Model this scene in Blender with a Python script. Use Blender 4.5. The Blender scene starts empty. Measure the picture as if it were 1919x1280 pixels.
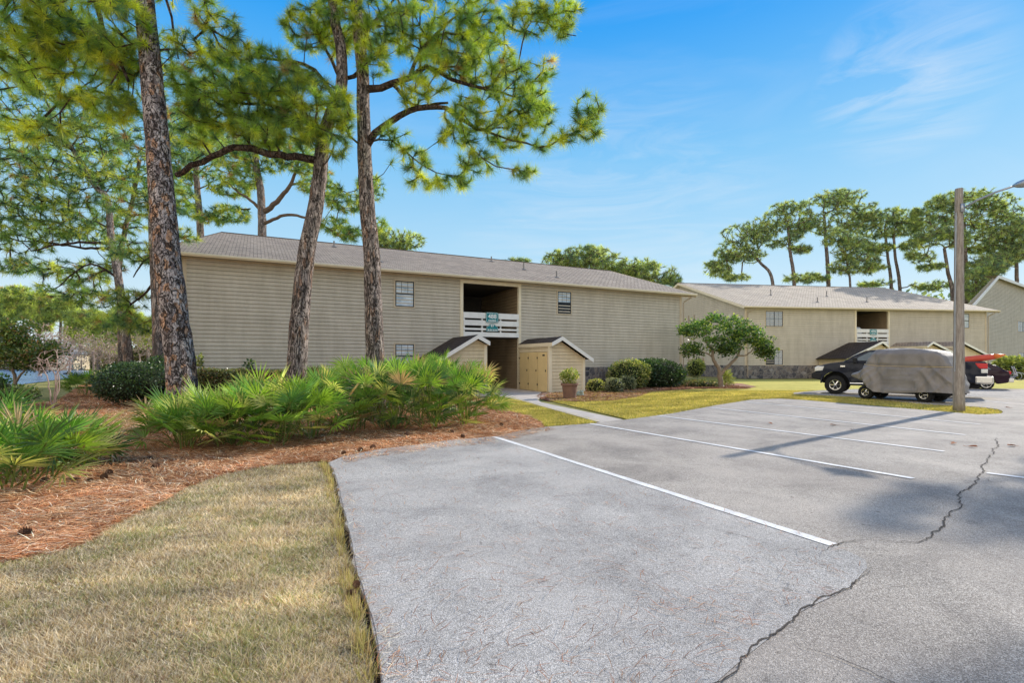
import bpy, bmesh, math, random
import numpy as np
from mathutils import Vector, Matrix

# ------------------------------------------------------------------ basics
CX, HZ, F, CAMH = 960.0, 678.0, 956.0, 1.5
scene = bpy.context.scene
COL = scene.collection
def W(px, py, Y):                       # a point at distance Y
    return np.array([(px-CX)/F*Y, Y, CAMH+(HZ-py)/F*Y])
def G(px, py, z=0.0):                   # a point on the ground
    Y = (CAMH-z)*F/(py-HZ)
    return ((px-CX)/F*Y, Y, z)

def tag(o, label=None, cat=None, group=None, kind=None):
    if label: o['label'] = label
    if cat: o['category'] = cat
    if group: o['group'] = group
    if kind: o['kind'] = kind
    return o
def empty(name, loc=(0,0,0), rz=0, label=None, cat=None, group=None):
    o = bpy.data.objects.new(name, None); COL.objects.link(o)
    o.location = loc; o.rotation_euler = (0,0,rz); o.empty_display_size = .2
    return tag(o, label, cat, group)
def link(name, me, mat, parent=None):
    o = bpy.data.objects.new(name, me); COL.objects.link(o)
    if mat is not None:
        for m in (mat if isinstance(mat, (list,tuple)) else [mat]): me.materials.append(m)
    if parent: o.parent = parent
    return o
def dup(o, parent=None):
    c = o.copy(); COL.objects.link(c)
    if parent: c.parent = parent
    for ch in list(o.children): dup(ch, c)
    return c

# ------------------------------------------------------------------ materials
def newmat(name):
    m = bpy.data.materials.new(name); m.use_nodes = True
    nt = m.node_tree; nt.nodes.clear()
    out = nt.nodes.new('ShaderNodeOutputMaterial')
    return m, nt, out
def N(nt, t, **kw):
    n = nt.nodes.new(t)
    for k, v in kw.items():
        if k.startswith('i_'):
            key = k[2:]; key = int(key) if key.isdigit() else key.replace('_',' ')
            n.inputs[key].default_value = v
        else: setattr(n, k, v)
    return n
def L(nt, a, b): nt.links.new(a, b)
def ramp(nt, fac, stops, interp='LINEAR'):
    r = nt.nodes.new('ShaderNodeValToRGB'); r.color_ramp.interpolation = interp
    e = r.color_ramp.elements
    while len(e) < len(stops): e.new(.5)
    for i, (p, c) in enumerate(stops):
        e[i].position = p; e[i].color = (*c, 1) if len(c)==3 else c
    L(nt, fac, r.inputs[0]); return r.outputs[0]
def coord(nt, scale=(1,1,1), kind='Object'):
    tc = nt.nodes.new('ShaderNodeTexCoord'); mp = nt.nodes.new('ShaderNodeMapping')
    mp.inputs['Scale'].default_value = scale
    L(nt, tc.outputs[kind], mp.inputs[0]); return mp.outputs[0]
def noise(nt, co, scale, detail=4, rough=.6, dist=0):
    n = N(nt, 'ShaderNodeTexNoise', i_Scale=scale, i_Detail=detail, i_Roughness=rough, i_Distortion=dist)
    L(nt, co, n.inputs['Vector']); return n.outputs['Fac']
def mixc(nt, fac, a, b, mode='MIX'):
    m = nt.nodes.new('ShaderNodeMix'); m.data_type='RGBA'; m.blend_type=mode
    for sock, v in ((m.inputs[0],fac),(m.inputs[6],a),(m.inputs[7],b)):
        if hasattr(v,'is_output') or isinstance(v, bpy.types.NodeSocket): L(nt, v, sock)
        else: sock.default_value = (*v,1) if isinstance(v,(tuple,list)) and len(v)==3 else v
    return m.outputs[2]
def bump(nt, h, strength=.5, dist=.01):
    b = N(nt, 'ShaderNodeBump', i_Strength=strength, i_Distance=dist); L(nt, h, b.inputs['Height']); return b.outputs[0]
def math_(nt, op, a, b=None):
    m = nt.nodes.new('ShaderNodeMath'); m.operation = op
    for i, v in enumerate((a,b)):
        if v is None: continue
        if isinstance(v, bpy.types.NodeSocket): L(nt, v, m.inputs[i])
        else: m.inputs[i].default_value = v
    return m.outputs[0]
def pbsdf(nt, out, col, rough=.7, normal=None, metal=0, spec=.3, **kw):
    p = nt.nodes.new('ShaderNodeBsdfPrincipled')
    if isinstance(col, bpy.types.NodeSocket): L(nt, col, p.inputs['Base Color'])
    else: p.inputs['Base Color'].default_value = (*col,1)
    if isinstance(rough, bpy.types.NodeSocket): L(nt, rough, p.inputs['Roughness'])
    else: p.inputs['Roughness'].default_value = rough
    p.inputs['Metallic'].default_value = metal
    p.inputs['Specular IOR Level'].default_value = spec
    for k, v in kw.items(): p.inputs[k.replace('_',' ')].default_value = v
    if normal: L(nt, normal, p.inputs['Normal'])
    L(nt, p.outputs[0], out.inputs[0]); return p
def simple(name, col, rough=.6, var=.12, scale=3.0, bmp=.0, metal=0, spec=.3, dirt=None, **kw):
    m, nt, out = newmat(name)
    co = coord(nt)
    f = noise(nt, co, scale, 6)
    a = tuple(c*(1-var) for c in col); b = tuple(min(1,c*(1+var)) for c in col)
    c = ramp(nt, f, [(.3,a),(.7,b)])
    if dirt:
        f2 = noise(nt, co, scale*.35, 8, .7)
        c = mixc(nt, ramp(nt, f2, [(.5,(0,0,0)),(.75,(.6,.6,.6))]), c, dirt)
    nm = bump(nt, noise(nt, co, scale*12, 4), bmp, .01) if bmp else None
    pbsdf(nt, out, c, rough, nm, metal, spec, **kw)
    return m
def leafmat(name, trans=.35, rough=.5, gloss=.06, boost=1.0):
    m, nt, out = newmat(name)
    a = N(nt, 'ShaderNodeAttribute', attribute_name='Col')
    co = coord(nt)
    v = ramp(nt, noise(nt, co, 1.1, 3), [(.3,(.72,.72,.72)),(.7,(1.25,1.25,1.25))])
    c = mixc(nt, 1.0, a.outputs['Color'], v, 'MULTIPLY')
    d = N(nt, 'ShaderNodeBsdfDiffuse'); L(nt, c, d.inputs[0])
    t = N(nt, 'ShaderNodeBsdfTranslucent')
    tc = mixc(nt, 1.0, c, (1.5*boost,1.45*boost,.7*boost), 'MULTIPLY'); L(nt, tc, t.inputs[0])
    mx = N(nt, 'ShaderNodeMixShader', i_0=trans); L(nt, d.outputs[0], mx.inputs[1]); L(nt, t.outputs[0], mx.inputs[2])
    g = N(nt, 'ShaderNodeBsdfGlossy', i_Roughness=rough)
    mx2 = N(nt, 'ShaderNodeMixShader', i_0=gloss); L(nt, mx.outputs[0], mx2.inputs[1]); L(nt, g.outputs[0], mx2.inputs[2])
    L(nt, mx2.outputs[0], out.inputs[0]); return m

M = {}
M['needle'] = leafmat('needle', .45, .45, .05, 1.45)
M['leaf'] = leafmat('leaf', .3, .35, .05)
M['frond'] = leafmat('frond', .26, .5, .045, 1.2)
M['blade'] = leafmat('blade', .25, .6, .03)
M['straw'] = leafmat('straw', .1, .6, .02)

def bark(name, c_dark, c_mid, c_light, c_plate, sc=(9,9,3.6), plate=.35, crk=.075):
    m, nt, out = newmat(name)
    co = coord(nt, sc)
    def fis(scale, dist, w0, w1, det=3):
        n = noise(nt, co, scale, det, .5, dist)
        return ramp(nt, math_(nt,'ABSOLUTE', math_(nt,'SUBTRACT', n, .5)), [(w0,(0,0,0)),(w1,(1,1,1))])
    e1 = fis(.8, 1.1, .008, .05); e2 = fis(1.7, .8, .0, .035, 4)
    edge = math_(nt,'MULTIPLY', e1, math_(nt,'ADD', math_(nt,'MULTIPLY', e2, .75), .25))
    v2 = N(nt, 'ShaderNodeTexVoronoi', i_Scale=1.1); nz = N(nt,'ShaderNodeTexNoise', i_Scale=1.2, i_Detail=6, i_Roughness=.75); L(nt, co, nz.inputs['Vector'])
    L(nt, mixc(nt, 1.2, co, nz.outputs['Color'], 'ADD'), v2.inputs['Vector'])
    cell = N(nt, 'ShaderNodeSeparateColor'); L(nt, v2.outputs['Color'], cell.inputs[0])
    f = noise(nt, co, 2.6, 8, .8); f2 = noise(nt, coord(nt,(34,34,12)), 1, 6, .7); big = noise(nt, coord(nt,(2.5,2.5,1.2)), 1, 4)
    base = ramp(nt, math_(nt,'ADD', math_(nt,'MULTIPLY',cell.outputs[0],.4), math_(nt,'MULTIPLY',f,.6)),
                [(.3,c_mid),(.52,c_light),(.74,tuple(min(1,c*1.35) for c in c_light))])
    base = mixc(nt, ramp(nt, cell.outputs[1], [(1-plate,(0,0,0)),(1-plate+.06,(.85,.85,.85))]), base, c_plate)
    base = mixc(nt, 1.0, base, ramp(nt, f2, [(.3,(.55,.54,.55)),(.65,(1.15,1.15,1.15))]), 'MULTIPLY')
    base = mixc(nt, 1.0, base, ramp(nt, big, [(.3,(.7,.68,.72)),(.65,(1.12,1.1,1.08))]), 'MULTIPLY')
    c = mixc(nt, edge, c_dark, base)
    h = math_(nt,'ADD', math_(nt,'MULTIPLY', edge, .8), math_(nt,'MULTIPLY', f, .5))
    h = math_(nt,'ADD', h, math_(nt,'MULTIPLY', cell.outputs[2], .5))
    pbsdf(nt, out, c, .9, bump(nt, h, 1.0, .06), spec=.12)
    return m
M['bark_red'] = bark('bark_red', (.045,.034,.03), (.28,.215,.2), (.56,.48,.45), (.68,.38,.22), (10,10,5.5), .22)
M['bark_grey'] = bark('bark_grey', (.045,.035,.03), (.25,.2,.175), (.5,.42,.37), (.52,.33,.23), (16,16,3.6), .15)
M['bark_far'] = bark('bark_far', (.1,.085,.08), (.24,.2,.18), (.36,.31,.28), (.4,.27,.2), (6,6,2), .2)
M['twig'] = simple('twig', (.13,.09,.065), .9, .3, 4, .3)
M['branch'] = bark('branch', (.035,.025,.02), (.11,.075,.06), (.2,.15,.125), (.26,.15,.1), (16,16,7), .2)
M['bare'] = simple('bare', (.36,.27,.23), .9, .25, 2)
M['wood_small'] = simple('wood_small', (.22,.17,.13), .9, .3, 6, .4)

# ------------------------------------------------------------------ mesh helpers
class MB:
    def __init__(s): s.v=[]; s.f=[]; s.uv=[]; s.mi=[]
    def face(s, pts, uv=None, mi=0):
        i=len(s.v); s.v += [tuple(map(float,p)) for p in pts]; s.f.append(tuple(range(i,i+len(pts))))
        s.uv.append(uv); s.mi.append(mi)
    def box(s, a, b, mi=0):
        x0,y0,z0=a; x1,y1,z1=b
        if x0>x1: x0,x1=x1,x0
        if y0>y1: y0,y1=y1,y0
        if z0>z1: z0,z1=z1,z0
        P=lambda i:((x0,x1)[i&1],(y0,y1)[(i>>1)&1],(z0,z1)[i>>2])
        for q in ((0,2,3,1),(4,5,7,6),(0,1,5,4),(2,6,7,3),(0,4,6,2),(1,3,7,5)): s.face([P(i) for i in q],mi=mi)
    def prism(s, poly, axis, a, b, mi=0):
        # poly: 2D points; axis 'y': poly in (x,z); 'x': poly in (y,z); 'z': (x,y)
        def P(p, t):
            return {'y':(p[0],t,p[1]),'x':(t,p[0],p[1]),'z':(p[0],p[1],t)}[axis]
        n=len(poly)
        s.face([P(p,a) for p in poly],mi=mi); s.face([P(p,b) for p in reversed(poly)],mi=mi)
        for i in range(n):
            p,q=poly[i],poly[(i+1)%n]; s.face([P(q,a),P(p,a),P(p,b),P(q,b)],mi=mi)
    def tube(s, pts, rad, k=8, cap=True, mi=0):
        v,f = tube_arrays(np.array(pts,float), np.full(len(pts),rad) if np.isscalar(rad) else np.array(rad,float), k)
        i=len(s.v); s.v += [tuple(p) for p in v]
        for q in f: s.f.append(tuple(int(a)+i for a in q)); s.uv.append(None); s.mi.append(mi)
        if cap:
            s.f.append(tuple(range(i+k-1,i-1,-1))); s.uv.append(None); s.mi.append(mi)
            j=i+len(v)-k; s.f.append(tuple(range(j,j+k))); s.uv.append(None); s.mi.append(mi)
    def lathe(s, prof, k=24, c=(0,0,0), mi=0, axis='z'):
        base=len(s.v)
        for r,z in prof:
            for j in range(k):
                a=2*math.pi*j/k
                p=(r*math.cos(a), r*math.sin(a), z) if axis=='z' else (r*math.cos(a), z, r*math.sin(a))
                s.v.append((c[0]+p[0],c[1]+p[1],c[2]+p[2]))
        for i in range(len(prof)-1):
            for j in range(k):
                a=base+i*k+j; b=base+i*k+(j+1)%k
                q=(a,b,b+k,a+k) if axis=='z' else (a,a+k,b+k,b)
                s.f.append(q); s.uv.append(None); s.mi.append(mi)
    def build(s, name, mat, parent=None, smooth=False, bevel=0, fix=True):
        me=bpy.data.meshes.new(name); me.from_pydata(s.v,[],s.f)
        if any(u for u in s.uv):
            l=me.uv_layers.new(name='UVMap'); k=0
            for fi,f in enumerate(s.f):
                u=s.uv[fi]
                for j in range(len(f)):
                    l.data[k].uv = u[j] if u else (0,0); k+=1
        if isinstance(mat,(list,tuple)):
            me.polygons.foreach_set('material_index', s.mi)
        if smooth or bevel:
            bm=bmesh.new(); bm.from_mesh(me); bmesh.ops.remove_doubles(bm, verts=bm.verts, dist=1e-4)
            if fix: bmesh.ops.recalc_face_normals(bm, faces=bm.faces)
            bm.to_mesh(me); bm.free()
        o=link(name, me, mat, parent)
        if smooth: me.polygons.foreach_set('use_smooth',[True]*len(me.polygons))
        if bevel:
            b=o.modifiers.new('bevel','BEVEL'); b.width=bevel; b.segments=2; b.limit_method='ANGLE'; b.angle_limit=math.radians(35)
            w=o.modifiers.new('wn','WEIGHTED_NORMAL') if smooth else None
        return o

def tube_arrays(P, R, k):
    n=len(P); T=np.gradient(P,axis=0); T/= (np.linalg.norm(T,axis=1)[:,None]+1e-9)
    ref=np.array([0,0,1.]) if abs(T[0][2])<.9 else np.array([1.,0,0])
    a=np.cross(T[0],ref); a/=np.linalg.norm(a)
    ang=np.arange(k)*2*np.pi/k; c,s_=np.cos(ang),np.sin(ang)
    V=np.empty((n,k,3))
    for i in range(n):
        a=a-T[i]*a.dot(T[i]); a/=np.linalg.norm(a)+1e-9; b=np.cross(T[i],a)
        V[i]=P[i]+R[i]*(c[:,None]*a+s_[:,None]*b)
    idx=np.arange(n*k).reshape(n,k); nx=np.roll(idx,-1,axis=1)
    Fq=np.stack([idx[:-1],nx[:-1],nx[1:],idx[1:]],axis=-1).reshape(-1,4)
    return V.reshape(-1,3),Fq

def np_mesh(name, V, Fc, mat, parent=None, col=None, smooth=False, off=None):
    V=np.asarray(V,np.float32)
    if off is not None: V=V-np.asarray(off,np.float32)
    Fc=np.asarray(Fc,np.int32); m,k=Fc.shape
    me=bpy.data.meshes.new(name); me.vertices.add(len(V)); me.vertices.foreach_set('co',V.ravel())
    me.loops.add(m*k); me.loops.foreach_set('vertex_index',Fc.ravel())
    me.polygons.add(m); me.polygons.foreach_set('loop_start',np.arange(m,dtype=np.int32)*k)
    me.polygons.foreach_set('use_smooth',np.full(m,smooth))
    me.update(calc_edges=True)
    if col is not None:
        a=me.color_attributes.new('Col','FLOAT_COLOR','POINT')
        c=np.ones((len(V),4),np.float32); c[:,:3]=col; a.data.foreach_set('color',c.ravel())
    return link(name, me, mat, parent)

def unit(v): return v/(np.linalg.norm(v,axis=-1,keepdims=True)+1e-9)
def pick(rng, n, pal, w=None, var=.15):
    pal=np.array(pal,float); idx=rng.choice(len(pal),n,p=w)
    c=pal[idx]*(1+rng.uniform(-var,var,(n,1))); return np.clip(c,0,1)

# ------------------------------------------------------------------ plants
class Skel:
    def __init__(s): s.P=[]; s.par=[]; s.pl=[]; s.mr=[]; s.grp=[]
    def node(s,p,par,mr,grp=1):
        s.P.append(np.array(p,float)); s.par.append(par)
        s.pl.append(0 if par<0 else s.pl[par]+np.linalg.norm(s.P[-1]-s.P[par])); s.mr.append(mr); s.grp.append(grp)
        return len(s.P)-1
    def path(s, pts, r0, r1, par=-1, grp=1, step=.35, rng=None, wob=0):
        pts=[np.array(p,float) for p in pts]
        if par>=0: pts=[s.P[par]]+pts
        # catmull-rom
        Q=[]; n=len(pts)
        for i in range(n-1):
            p0=pts[max(i-1,0)]; p1=pts[i]; p2=pts[i+1]; p3=pts[min(i+2,n-1)]
            m=max(2,int(np.linalg.norm(p2-p1)/step))
            for j in range(m):
                t=j/m; Q.append(.5*((2*p1)+(-p0+p2)*t+(2*p0-5*p1+4*p2-p3)*t*t+(-p0+3*p1-3*p2+p3)*t**3))
        Q.append(pts[-1]); ids=[]
        for i,q in enumerate(Q):
            if i==0 and par>=0: ids.append(par); continue
            r=r0+(r1-r0)*i/(len(Q)-1)
            if rng is not None and wob: q=q+rng.normal(0,wob,3)
            pr = ids[-1] if ids else par
            ids.append(s.node(q,pr,r,grp))
        return ids
    def near(s,p,grp=None):
        A=np.array(s.P); d=np.linalg.norm(A-np.array(p),axis=1)
        if grp is not None: d=np.where(np.array(s.grp)==grp,d,1e9)
        return int(d.argmin())
    def grow(s, T, rng, allow=None, k=.3, step=.3, sag=.12, jit=.05):
        T=np.array(T); n=len(T); A=np.array(s.P); pl=np.array(s.pl); ok=np.ones(len(A),bool) if allow is None else np.array([allow(p,i) for i,p in enumerate(A)])
        best=np.full(n,1e9); bi=np.zeros(n,int)
        for i in np.nonzero(ok)[0]:
            c=np.linalg.norm(T-A[i],axis=1)+k*pl[i]; m=c<best; best[m]=c[m]; bi[m]=i
        done=np.zeros(n,bool); tips=np.zeros((n,3)); dirs=np.zeros((n,3)); order=[]
        dcur=np.linalg.norm(T-A[bi],axis=1)
        for _ in range(n):
            j=int(np.where(done,1e9,dcur).argmin()); done[j]=True
            a=s.P[bi[j]]; b=T[j]; dist=np.linalg.norm(b-a); m=max(1,int(dist/step)); cur=bi[j]
            up=np.array([0,0,-sag*dist]); side=rng.normal(0,.07,3)*dist
            new=[]
            for q in range(1,m+1):
                t=q/m; p=a+(b-a)*t+(up+side)*math.sin(math.pi*t)+(rng.normal(0,jit*step,3) if q<m else 0)
                cur=s.node(p,cur,.0,2); new.append(cur)
            tips[j]=b; dirs[j]=s.P[cur]-s.P[s.par[cur]]
            for i in new:
                c=np.linalg.norm(T-s.P[i],axis=1)+k*s.pl[i]; mk=(c<best)&~done
                best[mk]=c[mk]; bi[mk]=i; dcur[mk]=np.linalg.norm(T[mk]-s.P[i],axis=1)
        return tips, unit(dirs)
    def radii(s, tip=.006, ex=2.3):
        n=len(s.P); acc=np.zeros(n); 
        for i in range(n-1,-1,-1):
            r=max(tip, acc[i]**(1/ex) if acc[i]>0 else tip)
            if s.mr[i]>0: r=s.mr[i]
            s.mr[i]=r
            if s.par[i]>=0: acc[s.par[i]]+=min(r,.8*r+.2*tip)**ex
        return s.mr
    def meshes(s, grpsel, sides=(14,7,4), thin=(.09,.025)):
        n=len(s.P); ch=[[] for _ in range(n)]
        for i,p in enumerate(s.par):
            if p>=0: ch[p].append(i)
        V=[];Fq=[];off=0
        def emit(c):
            nonlocal off
            P=np.array([s.P[i] for i in c]); R=np.array([s.mr[i] for i in c])
            if len(c)>1 and R[0]>R[1]*1.6: R[0]=R[1]*1.35
            k=sides[0] if R.max()>thin[0] else sides[1] if R.max()>thin[1] else sides[2]
            v,f=tube_arrays(P,R,k); V.append(v); Fq.append(f+off); off+=len(v)
        starts=[(i,None) for i in range(n) if s.par[i]<0]
        while starts:
            i,p=starts.pop(); c=[i] if p is None else [p,i]
            cur=i
            while True:
                k=[x for x in ch[cur]]
                if not k: break
                same=[x for x in k if s.grp[x]==s.grp[cur]] or []
                if not same and s.grp[cur]==0:
                    starts += [(x,cur) for x in k]; break
                mx=max(same or k,key=lambda x:s.mr[x])
                for x in k:
                    if x!=mx: starts.append((x,cur))
                c.append(mx); cur=mx
            g=s.grp[c[-1]]
            if len(c)>1 and (g==0)==(grpsel==0): emit(c)
        if not V: return None
        return np.concatenate(V),np.concatenate(Fq)

def tufts(rng, pos, dirs, R, n, wid, cols, spread=.75, droop=.25, back=.35):
    m=len(pos); d0=np.repeat(unit(dirs+np.array([0,0,.25])),n,axis=0)
    d=unit(d0*.75+rng.normal(0,spread,(m*n,3))); ln=R*rng.uniform(.65,1.1,(m*n,1))
    b=np.repeat(pos,n,axis=0)-d0*(rng.uniform(0,back,(m*n,1))*R*1.4)
    tip=b+d*ln; tip[:,2]-=droop*ln[:,0]*rng.uniform(0,1,m*n)
    sd=unit(np.cross(d,rng.normal(0,1,(m*n,3))))*wid*.5
    V=np.stack([b-sd,b+sd,tip],axis=1).reshape(-1,3)
    c=np.repeat(cols,n,axis=0)*rng.uniform(.8,1.2,(m*n,1)); 
    return V, np.arange(m*n*3).reshape(-1,3), np.repeat(c,3,axis=0)
def blobpts(rng, c, r, n, shell=.5):
    u=unit(rng.normal(0,1,(n,3))); q=rng.uniform(0,1,(n,1))**(1/3)
    q=np.where(rng.uniform(0,1,(n,1))<shell, rng.uniform(.8,1.02,(n,1)), q)
    return np.array(c)+u*q*np.array(r)

NEEDLE_PAL=[(.5,.54,.07),(.29,.4,.07),(.14,.25,.075),(.08,.17,.085),(.36,.25,.13)]
def pine(name, label, group, trunk, r0, r1, limbs=(), blobs=(), seed=0, ntuft=38, R=.3, wid=.014, barkmat='bark_grey',
         pal=NEEDLE_PAL, pw=(.25,.33,.25,.15,.02), allowz=0, step=.3, sag=.1, k=.3, tip=.006, flare=1.25, ttip=0, cat='pine tree', spread=.75, dens=1.0):
    rng=np.random.default_rng(seed); s=Skel()
    base=np.array([trunk[0][0],trunk[0][1],-.04])
    root=empty(name, tuple(base), 0, label, cat, group)
    pts=[np.array(p,float) for p in trunk]
    ids=s.path(pts, r0, r1, grp=0, step=.25, rng=rng, wob=r0*.02)
    for q,i in enumerate(ids[:5]): s.mr[i]*=1+(flare-1)*(1-q/5)**2
    for lp, a, b in limbs:
        st=s.near(lp[0]); s.path(lp[1:], a, b, par=st, grp=1, step=.3, rng=rng, wob=.02)
    T=np.concatenate([blobpts(rng,c,r,int(n*dens)) for c,r,n in blobs])
    if ttip:  # hand over to the crown
        pass
    tips,dirs=s.grow(T,rng,allow=lambda p,i:(p[2]>allowz),k=k,step=step,sag=sag)
    s.radii(tip)
    v,f=s.meshes(0,sides=(28,10,6),thin=(.12,.03)); 
    np_mesh('trunk',v,f,M[barkmat],root,smooth=True,off=base)
    bv=s.meshes(1)
    if bv: np_mesh('branches',bv[0],bv[1],M['branch' if R<.45 else 'twig'],root,smooth=True,off=base)
    cols=pick(rng,len(tips),pal,pw,.2)
    V,Fc,C=tufts(rng,tips,dirs,R,ntuft,wid,cols,spread)
    np_mesh('crown',V,Fc,M['needle'],root,C,off=base)
    return root, s, tips

def leafblob(rng, c, r, n, size, pal, pw=None, lobes=5, aspect=.55, shell=.75, flat=0):
    # leaves over several overlapping lobes
    c=np.array(c,float); r=np.array(r,float)
    cs=[c]+[c+rng.uniform(-.55,.55,3)*r for _ in range(lobes)]
    P=[];Nn=[]
    for i,cc in enumerate(cs):
        rr=r*(1 if i==0 else rng.uniform(.45,.62)); m=int(n*(.5 if i==0 else .5/max(1,lobes)))
        u=unit(rng.normal(0,1,(m,3))); q=np.where(rng.uniform(0,1,(m,1))<shell,rng.uniform(.86,1.04,(m,1)),rng.uniform(.4,.9,(m,1)))
        P.append(cc+u*q*rr); Nn.append(u)
    P=np.concatenate(P);u=np.concatenate(Nn); keep=P[:,2]>0.0; P=P[keep];u=u[keep]; m=len(P)
    d=unit(u*.6+rng.normal(0,.6,(m,3))); sd=unit(np.cross(d,rng.normal(0,1,(m,3))))
    L_=size*rng.uniform(.6,1.3,(m,1)); w=L_*aspect*.5
    a=P; b=P+d*L_*.5+sd*w; t=P+d*L_; e=P+d*L_*.5-sd*w
    V=np.stack([a,b,t,e],axis=1).reshape(-1,3); Fc=np.arange(m*4).reshape(-1,4)
    C=pick(rng,m,pal,pw,.2)
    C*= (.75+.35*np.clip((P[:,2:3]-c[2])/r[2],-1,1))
    return V,Fc,np.repeat(C,4,axis=0)
def blobmesh(rng, c, r, k=.86, nz=.07):
    bm=bmesh.new(); bmesh.ops.create_icosphere(bm,subdivisions=3,radius=1)
    V=np.array([v.co[:] for v in bm.verts]); Fc=np.array([[v.index for v in f.verts] for f in bm.faces]); bm.free()
    V=V*(1+nz*np.sin(V[:,:1]*7+c[0])*np.cos(V[:,1:2]*6+V[:,2:3]*5))
    V=np.array(c)+V*np.array(r)*k; V[:,2]=np.maximum(V[:,2],-.04); return V,Fc
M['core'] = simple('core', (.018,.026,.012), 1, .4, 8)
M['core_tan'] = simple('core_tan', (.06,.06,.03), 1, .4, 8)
def shrub(name,label,c,r,n,size,pal,pw=None,seed=0,group=None,core='core',cat='shrub',lobes=5,ck=.84,aspect=.55):
    rng=np.random.default_rng(seed); base=(c[0],c[1],-.04)
    root=empty(name,base,0,label,cat,group)
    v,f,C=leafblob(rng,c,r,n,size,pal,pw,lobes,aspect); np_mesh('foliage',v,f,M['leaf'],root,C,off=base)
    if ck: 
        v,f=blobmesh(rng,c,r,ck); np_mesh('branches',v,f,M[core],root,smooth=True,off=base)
    else:
        s=Skel(); s.node((c[0],c[1],-.04),-1,.02,1)
        s.grow(blobpts(rng,c,np.array(r)*.8,40),rng,k=.2,step=.15); s.radii(.004)
        bv=s.meshes(1); np_mesh('branches',bv[0],bv[1],M['wood_small'],root,off=base)
    return root

def fan(rng, base, hub, R, nseg, span, col, V, Fc, C):
    d=unit(hub-base); up=np.array([0,0,1.]); side=np.cross(d,up); 
    if np.linalg.norm(side)<.1: side=np.array([1.,0,0])
    side=unit(side); roll=rng.uniform(-.7,.7); nrm=unit(np.cross(side,d)); 
    side2=side*math.cos(roll)+nrm*math.sin(roll); nrm=unit(np.cross(side2,d))
    # petiole
    mid=(base+hub)/2+np.array([0,0,.06]); pw=.009
    i=sum(len(x) for x in V)
    pv=[]; 
    for p,w in ((base,pw*1.3),(mid,pw),(hub,pw*.8)): pv += [p-side2*w,p+side2*w+nrm*w*.5]
    V.append(np.array(pv)); Fc.append(np.array([[i,i+1,i+3],[i,i+3,i+2],[i+2,i+3,i+5],[i+2,i+5,i+4]])); C.append(np.tile(np.array([.16,.2,.05])*rng.uniform(.7,1.2),(6,1)))
    a=np.linspace(-span/2,span/2,nseg)+rng.normal(0,.03,nseg)
    rad=R*(1-.22*(np.abs(a)/(span/2))**2)*rng.uniform(.8,1.08,nseg)
    dd=unit(d*.9+nrm*-.1)
    dirs=np.cos(a)[:,None]*dd+np.sin(a)[:,None]*side2
    cup=nrm*(.16*np.abs(np.sin(a))[:,None]); dirs=unit(dirs+cup+rng.normal(0,.035,(nseg,3)))
    # half-way folded segment: base, left, right, bend, tip
    sd=unit(np.cross(dirs,nrm)); w=(.013+.006*R)*np.ones((nseg,1))
    droop=np.array([0,0,-1.])*rng.uniform(.02,.16)
    b=hub+dirs*.03; m=hub+dirs*(rad*.45)[:,None]; t=hub+dirs*rad[:,None]+droop*rad[:,None]
    l=m+sd*w+nrm*.010; r=m-sd*w+nrm*.010
    vv=np.stack([b,l,m,r,t],axis=1).reshape(-1,3); i=sum(len(x) for x in V); k=np.arange(nseg)*5+i
    ff=np.concatenate([np.stack([k,k+1,k+2],1),np.stack([k,k+2,k+3],1),np.stack([k+1,k+4,k+2],1),np.stack([k+2,k+4,k+3],1)])
    cc=np.repeat(np.clip(col*rng.uniform(.8,1.2,(nseg,1)),0,1),5,axis=0).reshape(nseg,5,3)
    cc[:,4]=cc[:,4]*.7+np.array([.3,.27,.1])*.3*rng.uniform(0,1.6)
    V.append(vv);Fc.append(ff);C.append(cc.reshape(-1,3))
PALM=[(.34,.54,.06),(.18,.38,.05),(.08,.2,.045),(.7,.74,.24),(.5,.36,.18)]
def palmetto(x,y,rad,h,nl,seed,label,R=.52,group='saw palmettos in the pine straw bed'):
    rng=np.random.default_rng(seed); base=np.array([x,y,-.04]); V=[];Fc=[];C=[]
    root=empty('palmetto',tuple(base),0,label,'palmetto',group)
    for i in range(nl):
        a=rng.uniform(0,2*math.pi); q=rng.uniform(0,1)**.6
        st=np.array([x,y,0])+np.array([math.cos(a),math.sin(a),0])*rad*.42*rng.uniform(0,1)+np.array([0,0,rng.uniform(.0,.15)])
        el=math.radians(88-74*q**1.5+rng.uniform(-9,9)); 
        dv=np.array([math.cos(a)*math.cos(el),math.sin(a)*math.cos(el),math.sin(el)])
        pl=(rad*.55*math.cos(el)+(h-R*.75)*math.sin(el))*rng.uniform(.75,1.05); pl=max(.2,pl)
        hub=st+dv*pl+np.array([0,0,.03]); hub[2]=max(hub[2],.14)
        dead=rng.uniform()<.07
        col=np.array(PALM[4] if dead else PALM[rng.choice(4,p=[.34,.33,.2,.13])])*(.34+.8*min(1,hub[2]/h))*rng.uniform(.75,1.15)  # low fronds darker, the clump's inner shade put into the leaf colour
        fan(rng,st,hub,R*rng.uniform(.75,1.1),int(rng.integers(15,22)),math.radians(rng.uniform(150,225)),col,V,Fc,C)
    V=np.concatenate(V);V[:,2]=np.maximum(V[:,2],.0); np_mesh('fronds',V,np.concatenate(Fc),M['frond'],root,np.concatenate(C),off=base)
    return root
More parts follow.
